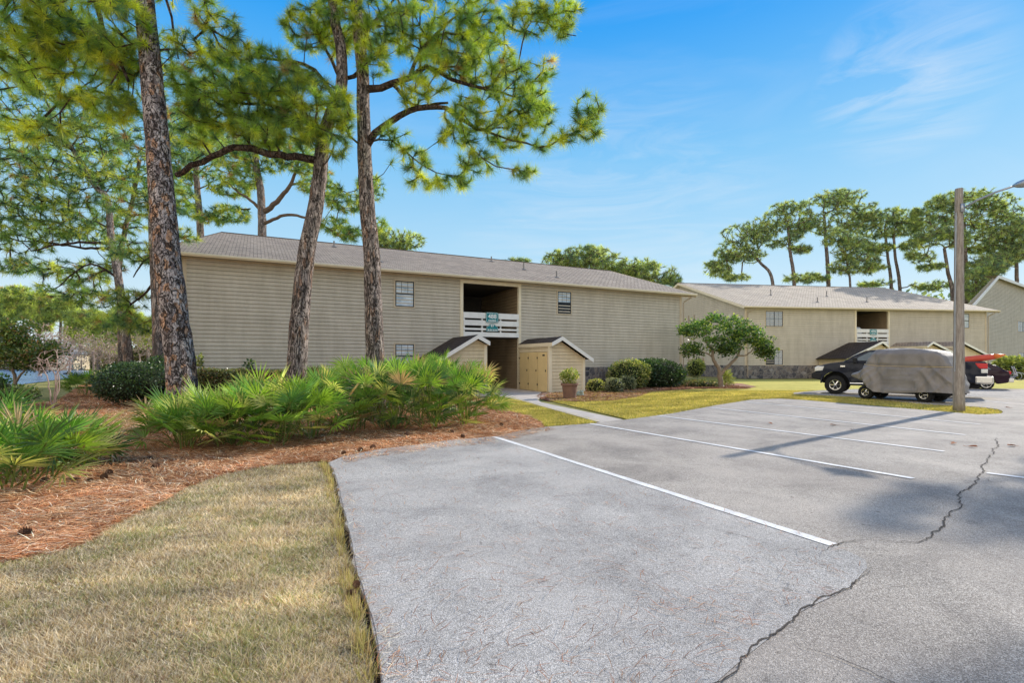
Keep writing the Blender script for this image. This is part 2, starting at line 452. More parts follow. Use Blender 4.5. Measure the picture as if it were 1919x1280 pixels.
# ------------------------------------------------------------------ ground
def poly_sheet(name, pts, z, mat, thick=0, kind='structure', jag=0, seed=1):
    from mathutils.geometry import tessellate_polygon
    rng=random.Random(seed); P=[]
    n=len(pts)
    for i in range(n):
        a=pts[i]; b=pts[(i+1)%n]; P.append((a[0],a[1]))
        ln=math.hypot(b[0]-a[0],b[1]-a[1])
        if jag and ln<15:
            m=int(ln/.12)
            for j in range(1,m):
                t=j/m; P.append((a[0]+(b[0]-a[0])*t+rng.uniform(-jag,jag), a[1]+(b[1]-a[1])*t+rng.uniform(-jag,jag)))
    vs=[Vector((p[0],p[1],z)) for p in P]; tri=tessellate_polygon([vs])
    V=[v[:] for v in vs]; Fc=[]
    ar=sum(P[i][0]*P[(i+1)%len(P)][1]-P[(i+1)%len(P)][0]*P[i][1] for i in range(len(P)))
    for t in tri:
        a,b,c=[vs[i] for i in t]
        t=tuple(t) if (b-a).cross(c-a).z>0 else tuple(reversed(t)); Fc.append(t)
    if thick:
        k=len(V); V+= [(v[0],v[1],v[2]-thick) for v in vs]; m=len(vs)
        for i in range(m):
            j=(i+1)%m; Fc.append((i,i+k,j+k,j) if ar>0 else (i,j,j+k,i+k))
    me=bpy.data.meshes.new(name); me.from_pydata(V,[],Fc)
    o=link(name,me,mat); o['kind']=kind; return o

def asphalt_mat(name, base, speck, warm, cs=1.0):
    m,nt,out=newmat(name); co=coord(nt)
    v=N(nt,'ShaderNodeTexVoronoi',i_Scale=210.0); L(nt,co,v.inputs['Vector'])
    sp=N(nt,'ShaderNodeSeparateColor'); L(nt,v.outputs['Color'],sp.inputs[0])
    v3=N(nt,'ShaderNodeTexVoronoi',i_Scale=75.0); L(nt,co,v3.inputs['Vector'])
    sp3=N(nt,'ShaderNodeSeparateColor'); L(nt,v3.outputs['Color'],sp3.inputs[0])
    c=ramp(nt,sp.outputs[0],[(0,tuple(x*.25 for x in base)),(.28,tuple(x*.78 for x in base)),(.7,tuple(x*1.1 for x in base)),(1,speck)])
    c=mixc(nt,ramp(nt,sp3.outputs[1],[(.86,(0,0,0)),(.93,(.5,.5,.5))]),c,tuple(x*.5 for x in base))
    c=mixc(nt,ramp(nt,noise(nt,co,.45,6,.65),[(.35,(0,0,0)),(.7,(.55,.55,.55))]),c,warm)
    big=ramp(nt,noise(nt,co,.9,8,.7,.6),[(.3,(.7,.7,.71)),(.5,(1,1,1)),(.75,(1.18,1.17,1.16))])
    c=mixc(nt,1.0,c,big,'MULTIPLY')
    st=ramp(nt,noise(nt,co,2.6,5,.75,1.2),[(.28,(.72,.7,.7)),(.4,(1,1,1))])
    c=mixc(nt,1.0,c,st,'MULTIPLY')
    ol=noise(nt,coord(nt,(.55,.55,1)),1.0,3,.5,.3); sp_=noise(nt,co,7,3,.6)
    c=mixc(nt,1.0,c,ramp(nt,sp_,[(.27,(.55,.53,.52)),(.33,(1,1,1))]),'MULTIPLY'); c=mixc(nt,1.0,c,ramp(nt,ol,[(.35,(.86,.855,.86)),(.6,(1.05,1.05,1.05))]),'MULTIPLY')
    h=math_(nt,'ADD',v.outputs['Distance'],math_(nt,'MULTIPLY',noise(nt,co,40,3),.8))
    pbsdf(nt,out,c,.85,bump(nt,h,.55,.006*cs),spec=.25); return m
M['asphalt_old']=asphalt_mat('asphalt_old',(.375,.33,.285),(.8,.73,.64),(.47,.41,.355))
M['asphalt_new']=asphalt_mat('asphalt_new',(.435,.41,.38),(.8,.76,.72),(.5,.46,.42),.9)

def ground_mat(name, stops, sc=2.0, bstr=.6, fine=60):
    m,nt,out=newmat(name); co=coord(nt)
    f=noise(nt,co,sc,8,.7,.3); g=noise(nt,co,fine,4,.7)
    c=ramp(nt,math_(nt,'ADD',math_(nt,'MULTIPLY',f,.6),math_(nt,'MULTIPLY',g,.4)),stops)
    pbsdf(nt,out,c,.95,bump(nt,g,bstr,.03),spec=.1); return m
M['g_dry']=ground_mat('g_dry',[(.36,(.12,.085,.05)),(.5,(.34,.26,.15)),(.66,(.6,.5,.32))],2.2)
M['g_lawn']=ground_mat('g_lawn',[(.3,(.32,.28,.06)),(.5,(.55,.48,.11)),(.7,(.75,.62,.18))],.7)
M['g_straw']=ground_mat('g_straw',[(.3,(.17,.065,.03)),(.5,(.4,.17,.075)),(.7,(.58,.29,.14))],1.8,1,40)
M['g_far']=ground_mat('g_far',[(.3,(.13,.13,.045)),(.5,(.26,.24,.08)),(.7,(.4,.34,.14))],.25)
M['g_mulch']=ground_mat('g_mulch',[(.3,(.17,.08,.05)),(.5,(.42,.22,.14)),(.7,(.62,.4,.28))],3,1,45)
M['soil']=ground_mat('soil',[(.3,(.03,.022,.016)),(.7,(.1,.07,.05))],5)
M['concrete']=simple('concrete',(.52,.46,.4),.85,.14,2.5,.3,dirt=(.25,.22,.2))
pm_,nt,out=newmat('paint'); co=coord(nt); c=ramp(nt,noise(nt,co,38,6,.8),[(.33,(.4,.37,.34)),(.44,(.82,.81,.79))])
c=mixc(nt,1.0,c,ramp(nt,noise(nt,co,3,6,.7),[(.3,(.72,.71,.7)),(.6,(1,1,1))]),'MULTIPLY'); pbsdf(nt,out,c,.75,spec=.2); M['paint']=pm_
M['crack']=simple('crack',(.07,.058,.05),1,.3,9)

ZG=-.04
gs=MB(); gs.face([(-700,-60,ZG-.02),(700,-60,ZG-.02),(700,900,ZG-.02),(-700,900,ZG-.02)])
tag(gs.build('ground',M['g_far']),kind='structure')

edgeL=[(615,868),(624,880),(632,905),(645,960),(655,1005),(667,1065),(680,1110),(695,1155),(707,1210),(715,1280)]
topA=[(926,818),(853,824),(783,834),(712,842),(642,856)]
aL=[G(*p)[:2] for p in edgeL]+[(-.45,1.6),(-.2,.4),(.2,-2),(.6,-8)]
asph=aL+[(60,-8),(60,26),G(2300,730)[:2] if False else (44,27.6)]+[G(*p)[:2] for p in
   [(1900,729),(1750,726),(1640,728),(1540,731.5),(1488,735.5)]]
isl_n=[(1488,738),(1600,743.5),(1741,757.5),(1800,760),(1840,763),(1872,767),(1880,771)]
isl_s=[(1878,775),(1835,777),(1741,769),(1610,758.5),(1510,750),(1460,747)]
asph+= [G(*p)[:2] for p in isl_n+isl_s+[(1410,749),(1340,760),(1260,775),(1177,786),(1129,792),(1078,796),(1022,800),(966,809)]+topA]
poly_sheet('parking_lot',asph,0,M['asphalt_old'],.07,jag=.02)
poly_sheet('parking_edge_soil',[(p[0]-.02*0+dx,p[1]) for p,dx in [(a,.05) for a in aL]]+[(p[0]-.14,p[1]) for p in reversed(aL)],ZG-.012,M['soil'])
patch=[G(*p)[:2] for p in [(617,868)]+[(626,881),(634,905),(647,960),(657,1005),(669,1065),(683,1110),(698,1155),(710,1210),(718,1280)]]+[(-.42,1.6),(-.17,.4),(.22,-2),(.62,-7.9)]+[(1.2,-7.9),(.75,0.2)]+[G(*p)[:2] for p in
   [(1250,1380),(1340,1283),(1400,1231),(1465,1181),(1502,1148),(1560,1120),(1600,1096),(1626,1066),(1622,1050),(1562,1022),(1400,968),(1200,904),(1050,857),(930,819)]+topA[1:]]
poly_sheet('new_asphalt_patch',patch,.004,M['asphalt_new'],jag=.006)

def strip(name,a,b,w,z,mat,label=None):
    a=np.array(a[:2]);b=np.array(b[:2]);n=int(max(2,np.linalg.norm(b-a)/.25));d=(b-a)/np.linalg.norm(b-a);q=np.array([-d[1],d[0]])
    rng=random.Random(int(a[0]*97)); mb=MB(); pr=None
    for i in range(n+1):
        p=a+(b-a)*i/n; o=q*w/2; l=p+o*(1+rng.uniform(-.12,.12)); r=p-o*(1+rng.uniform(-.12,.12))
        if pr is not None: mb.face([(*pr[1],z),(*r,z),(*l,z),(*pr[0],z)])
        pr=(l,r)
    o=mb.build(name,mat); return tag(o,kind='structure')
for a,b in (((926,819),(1561,1023)),((1105,794.5),(1712,898)),((1232,779.5),(1770,847)),((1332,764.5),(1810,816)),((1402,754),(1838,796)),
            ((1700,734.5),(1907,748)),((1811,748.5),(1893,756.5)),((1850,887.5),(2100,920))):
    strip('parking_line',G(*a),G(*b),.105,.009,M['paint'])

def crack(pts,w0,seed):
    rng=random.Random(seed); P=[np.array(G(*p)[:2]) for p in pts]; Q=[]
    for a,b in zip(P[:-1],P[1:]):
        m=max(2,int(np.linalg.norm(b-a)/.035))
        for j in range(m): Q.append(a+(b-a)*j/m)
    Q.append(P[-1]); o=0; mb=MB(); pr=None; W_=0
    for i,p in enumerate(Q):
        d=Q[min(i+1,len(Q)-1)]-Q[max(i-1,0)]; d=d/(np.linalg.norm(d)+1e-9); q=np.array([-d[1],d[0]])
        o=o*.8+rng.uniform(-.016,.016); W_=W_*.7+.3*rng.uniform(.2,1.8)
        t=min(1,i/12,(len(Q)-1-i)/12+.15); l=p+q*(o+w0*W_*t/2); r=p+q*(o-w0*W_*t/2)
        if pr is not None: mb.face([(*pr[1],.0085),(*r,.0085),(*l,.0085),(*pr[0],.0085)])
        pr=(l,r)
    tag(mb.build('asphalt_crack',M['crack']),kind='structure')
crack([(1250,1378),(1340,1283),(1400,1231),(1465,1181),(1502,1148),(1560,1120),(1600,1096),(1626,1066)],.0095,1)
crack([(1866,820),(1868,840),(1850,867),(1837,890),(1817,915),(1800,927),(1800,947),(1770,975),(1755,995),(1727,1020),(1680,1017),(1640,1012),(1600,1003)],.012,2)
crack([(1465,1183),(1510,1215),(1575,1240),(1625,1262),(1680,1290),(1740,1340)],.009,3)
crack([(1430,1225),(1462,1222),(1480,1216)],.007,4)
crack([(1300,985),(1380,1003),(1440,1020)],.008,5)
crack([(1502,1148),(1470,1135),(1440,1140)],.005,7)
crack([(1600,1096),(1640,1090),(1680,1098),(1730,1090)],.004,8)
crack([(1837,890),(1860,905),(1890,902)],.006,9)
crack([(1575,1240),(1560,1275),(1570,1310)],.005,10)
crack([(1817,915),(1790,905),(1770,910)],.006,11)
crack([(1400,1231),(1380,1215),(1340,1212)],.005,12)
crack([(1640,1012),(1600,1016),(1570,1020),(1540,1035)],.012,6)

# beds and lawns
def GL(l,z=ZG): return [G(px,py,z)[:2] for px,py in l]
straw_front=[(-500,1110),(0,1060),(100,1040),(165,1020),(225,980),(300,945),(350,915),(425,890),(500,875),(600,866),(616,868)]
strawpoly=GL(straw_front)+[G(*p)[:2] for p in reversed(topA)]+[G(*p)[:2] for p in [(966,809),(1022,800)]]+GL([(1015,792),(990,780),(955,772),(930,768),(905,752),(885,742),(840,737),(350,752),(250,735),(190,712),(150,722),(110,750),(0,770),(-900,770)])
poly_sheet('pine_straw_bed',strawpoly,ZG+.012,M['g_straw'],jag=.02)
frontgrass=GL(straw_front)[:-1]+[(p[0]-.045-.02*math.sin(i*2.1),p[1]) for i,p in enumerate(aL)]+[(-30,-8),(-30,3.6)]
poly_sheet('dry_lawn',frontgrass,ZG,M['g_dry'],jag=.02)
lawn=GL([(1177,786),(1260,775),(1340,760),(1410,749),(1460,747),(1510,750),(1610,758.5),(1741,769),(1835,777),(1878,775),(1881,771),(1872,767),(1840,763),(1800,760),(1741,757.5),(1600,743.5),(1488,738),(1540,731.5),(1640,728),(1750,726),(1919,729),(2300,727),(2300,712),(1100,712),(1000,722),(1002,745)])
poly_sheet('lawn',lawn,ZG,M['g_lawn'])
lawn2=GL([(1129,792),(1078,796),(1022,800),(1015,792),(990,780),(955,772),(930,768),(905,752),(930,738),(975,750)])
poly_sheet('lawn',lawn2,ZG+.004,M['g_lawn'])
mulch=[(1004,745),(1027,752),(1090,754),(1149,752),(1196,745),(1219,736),(1300,729),(1400,729),(1418,725),(1390,719),(1300,716),(1100,716),(1030,728)]
poly_sheet('mulch_bed',GL(mulch),ZG+.012,M['g_mulch'],jag=.03)
poly_sheet('walkway',[G(*p)[:2] for p in [(1127,792),(975,750),(930,741),(880,741),(866,728),(975,722),(1030,738),(1006,748),(1015,754),(1168,786.5)]],.0,M['concrete'],.06)
patchg=[(160,787),(230,770),(300,768),(330,790),(280,803),(200,818),(165,812)]
poly_sheet('dry_lawn',GL(patchg),ZG+.018,M['g_dry'],jag=.03)
# pond
wm,nt,out=newmat('pond_water'); co=coord(nt,(1,.35,1))
pbsdf(nt,out,(.09,.19,.34),.2,bump(nt,noise(nt,co,1.6,4,.6,.5),.8,.12),spec=.3); M['water']=wm
poly_sheet('pond',[G(px,py)[:2] for px,py in [(-900,725),(-300,722),(40,720),(95,713),(135,708),(160,703),(175,697),(160,693.5),(60,692.5),(-900,692.5)]],-.02,M['water'])

# point-in-polygon scatter
def inside(P,poly):
    x,y=P[:,0],P[:,1]; r=np.zeros(len(P),bool); n=len(poly)
    for i in range(n):
        x0,y0=poly[i];x1,y1=poly[(i+1)%n]
        c=((y0>y)!=(y1>y))&(x<(x1-x0)*(y-y0)/(y1-y0+1e-12)+x0); r^=c
    return r
def scatter(rng,poly,n,box,power=0):
    out=[];tot=0
    while tot<n:
        m=n*3; x=rng.uniform(box[0],box[1],m)
        y=rng.uniform(0,1,m); 
        y= box[2]*(box[3]/box[2])**y if power else box[2]+(box[3]-box[2])*y
        P=np.stack([x,y],1); 
        if power: P[:,0]=rng.uniform(-1.1,1.1,m)*P[:,1]
        P=P[inside(P,poly)]; out.append(P); tot+=len(P)
        if len(P)==0: break
    return np.concatenate(out)[:n]
def snoise(P,s,seed=0):
    r=np.random.default_rng(seed); v=np.zeros(len(P))
    for i in range(6):
        k=r.normal(0,1,2)*s*(1.6**i); v+=np.sin(P@k+r.uniform(0,6.3))/(1.25**i)
    return v/2.6
def blades(rng,P,h,w,z,cols,lean=.5,hv=None):
    n=len(P); b=np.concatenate([P,np.full((n,1),z)],1); a=rng.uniform(0,6.283,n)
    hh=h*rng.uniform(.5,1.25,n)*(1 if hv is None else hv); ln=np.abs(rng.normal(0,lean,n)) if lean<1 else np.clip(rng.normal(1.2,.35,n),.1,1.52); 
    tip=b+np.stack([np.cos(a)*hh*np.sin(ln),np.sin(a)*hh*np.sin(ln),hh*np.cos(np.minimum(ln,1.45))],1)
    a2=rng.uniform(0,6.283,n); s=np.stack([np.cos(a2),np.sin(a2),np.zeros(n)],1)*w[:,None]/2 if hasattr(w,'shape') else np.stack([np.cos(a2),np.sin(a2),np.zeros(n)],1)*w/2
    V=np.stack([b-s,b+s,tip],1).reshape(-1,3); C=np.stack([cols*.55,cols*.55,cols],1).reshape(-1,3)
    return V,np.arange(n*3).reshape(-1,3),C
rng=np.random.default_rng(11)
P=scatter(rng,frontgrass,360000,(-8,1,1.9,9),1)
f=snoise(P,1.6,3); g=snoise(P,5,4)
pal=np.array([(.97,.84,.64),(.8,.62,.4),(.58,.54,.24),(.36,.4,.14),(.42,.25,.15)])
green=np.clip(.14+.26*f+.2*g,.01,.75); ix=np.where(rng.uniform(0,1,len(P))<green,rng.choice([2,3],len(P)),rng.choice([0,1,4],len(P),p=[.5,.38,.12]))
C=pal[ix]*rng.uniform(.65,1.2,(len(P),1))*(1+.22*snoise(P,7,33)+.12*snoise(P,1.1,34))[:,None]
keep=rng.uniform(0,1,len(P))<np.clip(.95+.5*snoise(P,3.2,8),.25,1); P=P[keep];C=C[keep]
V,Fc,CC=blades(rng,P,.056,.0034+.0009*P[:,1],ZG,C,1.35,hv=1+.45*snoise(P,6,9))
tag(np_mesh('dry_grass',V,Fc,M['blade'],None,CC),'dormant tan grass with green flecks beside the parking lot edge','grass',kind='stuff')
eg=np.array(aL[:10]); tt=rng.uniform(0,len(eg)-1.001,5200); ii=tt.astype(int); fr_=(tt-ii)[:,None]
Pe=eg[ii]*(1-fr_)+eg[ii+1]*fr_+np.stack([rng.normal(-.075,.03,len(tt)),np.zeros(len(tt))],1)
Pe=Pe[rng.uniform(0,1,len(Pe))<np.clip(.45+.6*snoise(Pe,6,41),0,1)]
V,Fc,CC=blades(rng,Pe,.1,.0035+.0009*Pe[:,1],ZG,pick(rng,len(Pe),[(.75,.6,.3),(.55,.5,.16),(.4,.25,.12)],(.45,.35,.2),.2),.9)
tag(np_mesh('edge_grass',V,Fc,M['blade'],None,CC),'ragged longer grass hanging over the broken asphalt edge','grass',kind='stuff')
# far lawn blades
def lawnblades(poly,n,box,pal,pw,h,label,name='lawn_grass',seed=5,w0=.008,w1=.0012):
    rng=np.random.default_rng(seed); P=scatter(rng,poly,n,box,0)
    C=pick(rng,len(P),pal,pw,.2)*(1+.25*snoise(P,.8,2))[:,None]
    V,Fc,CC=blades(rng,P,h,w0+w1*P[:,1],ZG,C,.6)
    tag(np_mesh(name,V,Fc,M['blade'],None,CC),label,'grass',kind='stuff')
LP=[(.72,.6,.18),(.52,.48,.12),(.85,.7,.3),(.32,.35,.09)]
lawnblades(lawn,110000,(1.5,22,11.5,27),LP,(.4,.3,.2,.1),.05,'yellow green lawn between the sheds, the small tree and the parking lot')
lawnblades(lawn2,40000,(-2,3,11,22),LP,(.3,.35,.2,.15),.05,'yellow green lawn wedge between pine straw and walkway','lawn_grass',6)
lawnblades(GL(patchg),9000,(-16,-6,9,17),[(.5,.42,.2),(.4,.36,.14)],(.5,.5),.05,'tan grass patch behind the left palmetto clump','dry_grass',7)
# pine straw strands
def strands(poly,n,box,ln,w,z,label,pal,pw,seed,power=1,name='pine_straw'):
    rng=np.random.default_rng(seed); P=scatter(rng,poly,n,box,power); n=len(P)
    a=rng.normal(.25,.75,n)+1.2*snoise(P,.9,5); l=ln*rng.uniform(.4,1.3,n)
    z0=z+np.abs(rng.normal(0,.03,n))+.02*np.clip(snoise(P,2.2,6),0,1); z1=z+np.abs(rng.normal(0,.022,n))+.02*np.clip(snoise(P,2.2,6),0,1)
    d=np.stack([np.cos(a),np.sin(a)],1)*l[:,None]/2; ww=w*(1+.12*P[:,1])
    s=np.stack([-np.sin(a),np.cos(a)],1)*ww[:,None]/2
    bend=rng.normal(0,.12,(n,1))*l[:,None]*np.stack([-np.sin(a),np.cos(a)],1)
    V=np.zeros((n,4,3)); V[:,0,:2]=P-d; V[:,1,:2]=P+bend-s; V[:,2,:2]=P+d; V[:,3,:2]=P+bend+s
    V[:,0,2]=z0; V[:,1,2]=V[:,3,2]=(z0+z1)/2+.006; V[:,2,2]=z1
    C=pick(rng,n,pal,pw,.3)*(1+.22*snoise(P,1.3,12))[:,None]
    tag(np_mesh(name,V.reshape(-1,3),np.arange(n*4).reshape(-1,4),M['straw'],None,np.repeat(C,4,axis=0)),label,'pine straw',kind='stuff')
SP=[(.68,.34,.16),(.46,.18,.08),(.9,.58,.33),(.18,.07,.035),(.95,.78,.58)]
strands(strawpoly,120000,(-15,2,3.5,24),.24,.0048,ZG+.012,'rusty orange pine straw under the palmettos and trees',SP,(.3,.22,.2,.16,.12),21)
strands(GL(mulch),26000,(0,14,18,34),.22,.012,ZG+.012,'reddish brown mulch around the small shrubs by the shed',[(.45,.24,.15),(.3,.13,.08),(.6,.42,.3)],(.4,.35,.25),22,0,'mulch')
# needles fallen on asphalt, sparse
strands(patch,1300,(-3,3,2.2,10),.15,.003,.0-.006,'brown pine needles scattered on the new grey asphalt',[(.36,.15,.08),(.45,.26,.16)],(.5,.5),23)
# loose sheds on lot edge
strands([(p[0]+.0,p[1]) for p in aL[:10]]+[(p[0]+.12,p[1]) for p in reversed(aL[:10])],160,(-3,0,2.2,8),.12,.003,-.0,'straw bits along the broken asphalt edge',SP,(.3,.2,.2,.1,.2),24)

band=[G(*p)[:2] for p in topA]+[G(*p)[:2] for p in [(642,872),(712,856),(783,848),(853,838),(935,832)]]
strands(band,900,(-3,0,7,11),.17,.0045,-.006,'loose pine needles spilled from the bed onto the top edge of the asphalt',SP,(.3,.3,.2,.1,.1),25)
band=[G(*p)[:2] for p in [(930,818),(966,809),(1022,800),(1040,806),(985,818),(950,826)]]
strands(band,420,(-1,2,9,13),.17,.005,-.006,'loose pine needles spilled beside the lawn wedge onto the old asphalt',SP,(.3,.3,.2,.1,.1),26)
# pine cones
def cone_mesh():
    mb=MB(); prof=[(.005,0),(.03,.012),(.04,.035),(.036,.065),(.022,.09),(.004,.105)]
    mb.lathe([(r*.75,z) for r,z in prof],10)
    rg=random.Random(5)
    for lv in range(9):
        z=.01+lv*.01; r=.033*math.sin(math.pi*(lv+1.6)/11)+.01
        for j in range(9):
            a=j*.698+lv*.4; ca,sa=math.cos(a),math.sin(a); o=r+.012
            mb.face([(ca*r*.6-sa*.008,sa*r*.6+ca*.008,z),(ca*r*.6+sa*.008,sa*r*.6-ca*.008,z),(ca*o+sa*.006,sa*o-ca*.006,z+.01),(ca*o-sa*.006,sa*o+ca*.006,z+.01)])
    return mb
M['cone']=simple('cone',(.16,.085,.05),.9,.4,30,.3)
first=None
for i,(px,py,lab) in enumerate([(137,905,'brown pine cone, leftmost of the row by the left palmetto'),(153,904,'brown pine cone second in the row by the left palmetto'),(176,903,'brown pine cone, third in the row by the left palmetto'),(192,901,'brown pine cone at the right end of the row beside the left palmetto'),
      (205,890,'pine cone lying just under the left palmetto frond tips'),(92,906,'pine cone beneath the lowest left palmetto fronds'),(288,861,'grey pine cone in open straw, right of the left palmettos'),(290,877,'pine cone in open straw below another cone'),
      (60,1003,'large pine cone alone on straw near the left photo edge'),(640,853,'pine cone at the asphalt corner on the straw rim'),(672,847,'pine cone on the straw rim above the asphalt corner'),(700,843,'third pine cone along the straw rim above the asphalt'),
      (765,818,'pine cone in straw in front of the right palmetto clump'),(852,812,'pine cone in straw near the top of the white line'),(872,821,'pine cone at straw edge just left of the white line'),(940,797,'small cone on straw between palmettos and lawn wedge'),
      (665,1108,'dark cone in the gap at the asphalt edge'),(668,1118,'second dark cone in the gap at the asphalt edge')]):
    x,y,_=G(px,py,ZG+.03)
    if first is None: o=cone_mesh().build('pine_cone',M['cone']); first=o
    else: o=first.copy(); COL.objects.link(o)
    rg=random.Random(i); o.location=(x,y,ZG+.055); o.rotation_euler=(math.radians(80+rg.uniform(-12,12)),0,rg.uniform(0,6.28)); s=rg.uniform(.7,.95)*(1.25 if i==8 else .62 if i>15 else 1); o.scale=(s,s,s)
    tag(o,lab,'pine cone','pine cones lying in the straw')
# fallen leaves
M['dead_leaf']=simple('dead_leaf',(.33,.13,.06),.8,.3,20)
lf=None
for i,(px,py,lab) in enumerate([(1444,795,'small dark dead leaf on old asphalt between two white lines'),(1563,798,'orange dead leaf on asphalt beside the pole shadow'),(1597,807,'brown curled leaf inside the pole shadow'),(1822,839,'red brown leaf near the right hand crack'),(1788,833,'small leaf at the end of the third white line'),(1890,765,'dark leaf past the grass island tip'),(1897,837,'tiny leaf right of the long crack')]):
    if lf is None:
        mb=MB(); mb.face([(0,-.07,0),(.045,-.01,.02),(.02,.06,.03),(0,.08,.012)]); mb.face([(0,-.07,0),(0,.08,.012),(-.03,.05,.035),(-.05,-.01,.025)]); mb.tube([(0,-.07,0),(0,-.12,.01)],.003,4)
        o=mb.build('fallen_leaf',M['dead_leaf']); lf=o
    else: o=lf.copy(); COL.objects.link(o)
    x,y,_=G(px,py); o.location=(x,y,.012); o.rotation_euler=(0,0,i*1.3); tag(o,lab,'leaf','leaves fallen on the parking lot')
# ------------------------------------------------------------------ buildings
def siding_mat(name,a,b):
    m,nt,out=newmat(name); co=coord(nt,(1,1,1)); bcell=N(nt,'ShaderNodeTexBrick',i_Scale=1.0,offset=.37); bcell.inputs['Brick Width'].default_value=3.6; bcell.inputs['Row Height'].default_value=.167; bcell.inputs['Mortar Size'].default_value=.0035
    bcell.inputs['Color1'].default_value=(.965,.965,.965,1); bcell.inputs['Color2'].default_value=(1.03,1.03,1.03,1); bcell.inputs['Mortar'].default_value=(.72,.72,.72,1)
    sxz=N(nt,'ShaderNodeSeparateXYZ'); L(nt,co,sxz.inputs[0]); cxz=N(nt,'ShaderNodeCombineXYZ'); L(nt,math_(nt,'ADD',sxz.outputs[0],sxz.outputs[1]),cxz.inputs[0]); L(nt,sxz.outputs[2],cxz.inputs[1]); L(nt,cxz.outputs[0],bcell.inputs['Vector'])
    st=coord(nt,(.5,.5,9)); f=noise(nt,st,3,5); g=noise(nt,co,.5,6,.65)
    c=ramp(nt,math_(nt,'ADD',math_(nt,'MULTIPLY',f,.55),math_(nt,'MULTIPLY',g,.45)),[(.34,a),(.66,b)])
    c=mixc(nt,1.0,c,bcell.outputs['Color'],'MULTIPLY'); drt=noise(nt,coord(nt,(1.2,1.2,.25)),1.5,7,.7)
    c=mixc(nt,1.0,c,ramp(nt,drt,[(.3,(.84,.83,.8)),(.6,(1.03,1.03,1.03))]),'MULTIPLY')
    gr=noise(nt,coord(nt,(2,2,40)),6,3)
    pbsdf(nt,out,c,.75,bump(nt,gr,.25,.004),spec=.25); return m
M['siding']=siding_mat('siding',(.525,.468,.38),(.61,.55,.45))
M['siding_warm']=siding_mat('siding_warm',(.66,.55,.38),(.74,.63,.44))
M['siding_shade']=siding_mat('siding_shade',(.3,.22,.14),(.38,.28,.18))  # darker copy of the siding, breezeway shade put into its colour
M['trim']=simple('trim',(.6,.5,.36),.6,.08,2,.1,dirt=(.36,.28,.18))
M['trim_light']=simple('trim_light',(.78,.68,.5),.6,.06,2,.1)
M['white']=simple('white',(.8,.79,.76),.55,.05,3,.05,dirt=(.6,.58,.53))
M['door_tan']=simple('door_tan',(.72,.55,.28),.55,.06,1.5,.05)
M['iron']=simple('iron',(.03,.03,.03),.5,.2,9)
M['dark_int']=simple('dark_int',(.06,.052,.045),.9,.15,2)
M['win_frame']=simple('win_frame',(.03,.032,.035),.4,.1,9)
M['pipe']=simple('pipe',(.4,.33,.25),.5,.08,3)
M['vent']=simple('vent',(.2,.19,.18),.6,.15,9)
M['teal']=simple('teal',(.01,.2,.22),.45,.08,9)
M['letter']=simple('letter',(.85,.86,.85),.5,.02,9)
def shingle(name,cols,sun=False):
    m,nt,out=newmat(name)
    tc=N(nt,'ShaderNodeTexCoord'); br=N(nt,'ShaderNodeTexBrick',i_Scale=1.0,offset=.5)
    br.inputs['Brick Width'].default_value=.3; br.inputs['Row Height'].default_value=.19; br.inputs['Mortar Size'].default_value=.018; br.inputs['Bias'].default_value=0
    br.inputs['Mortar Smooth'].default_value=.3
    br.inputs['Color1'].default_value=(*cols[0],1); br.inputs['Color2'].default_value=(*cols[1],1); br.inputs['Mortar'].default_value=(*cols[2],1)
    L(nt,tc.outputs['UV'],br.inputs['Vector'])
    f=noise(nt,tc.outputs['UV'],.55,8,.7,.4); g=noise(nt,tc.outputs['UV'],14,3)
    c=mixc(nt,1.0,br.outputs['Color'],ramp(nt,f,[(.3,(.82,.8,.8)),(.7,(1.12,1.1,1.06))]),'MULTIPLY')
    c=mixc(nt,1.0,c,ramp(nt,g,[(.3,(.8,.8,.8)),(.7,(1.2,1.18,1.15))]),'MULTIPLY')
    pbsdf(nt,out,c,.9,bump(nt,math_(nt,'SUBTRACT',math_(nt,'MULTIPLY',g,.4),br.outputs['Fac']),.7,.02),spec=.2); return m
M['roof1']=shingle('roof1',[(.42,.36,.3),(.3,.255,.21),(.1,.08,.065)])
M['roof2']=shingle('roof2',[(.62,.55,.45),(.5,.43,.35),(.22,.18,.14)])
M['roof_dark']=shingle('roof_dark',[(.075,.06,.05),(.05,.04,.035),(.02,.017,.015)])
def stone_mat():
    m,nt,out=newmat('stone'); co=coord(nt,(1,1,1)); nz=N(nt,'ShaderNodeTexNoise',i_Scale=3.0,i_Detail=3); L(nt,co,nz.inputs['Vector'])
    cc=mixc(nt,.18,co,nz.outputs['Color'],'ADD')
    v=N(nt,'ShaderNodeTexVoronoi',feature='DISTANCE_TO_EDGE',i_Scale=2.7); L(nt,cc,v.inputs['Vector'])
    v2=N(nt,'ShaderNodeTexVoronoi',i_Scale=2.7); L(nt,cc,v2.inputs['Vector'])
    s=N(nt,'ShaderNodeSeparateColor'); L(nt,v2.outputs['Color'],s.inputs[0])
    c=ramp(nt,s.outputs[0],[(0,(.07,.07,.08)),(.5,(.17,.15,.145)),(.8,(.24,.2,.17)),(1,(.3,.28,.27))])
    c=mixc(nt,1.0,c,ramp(nt,noise(nt,co,9,5),[(.3,(.6,.6,.6)),(.7,(1.3,1.3,1.3))]),'MULTIPLY')
    e=ramp(nt,v.outputs['Distance'],[(.02,(0,0,0)),(.1,(1,1,1))])
    c=mixc(nt,e,(.26,.24,.22),c)
    pbsdf(nt,out,c,.8,bump(nt,e,.9,.05),spec=.3); return m
M['stone']=stone_mat()
gm,nt,out=newmat('glass'); pb=pbsdf(nt,out,(.03,.035,.045),.04,bump(nt,noise(nt,coord(nt),1.2,2),.06,.02),spec=1.0,IOR=2.2); M['glass']=gm
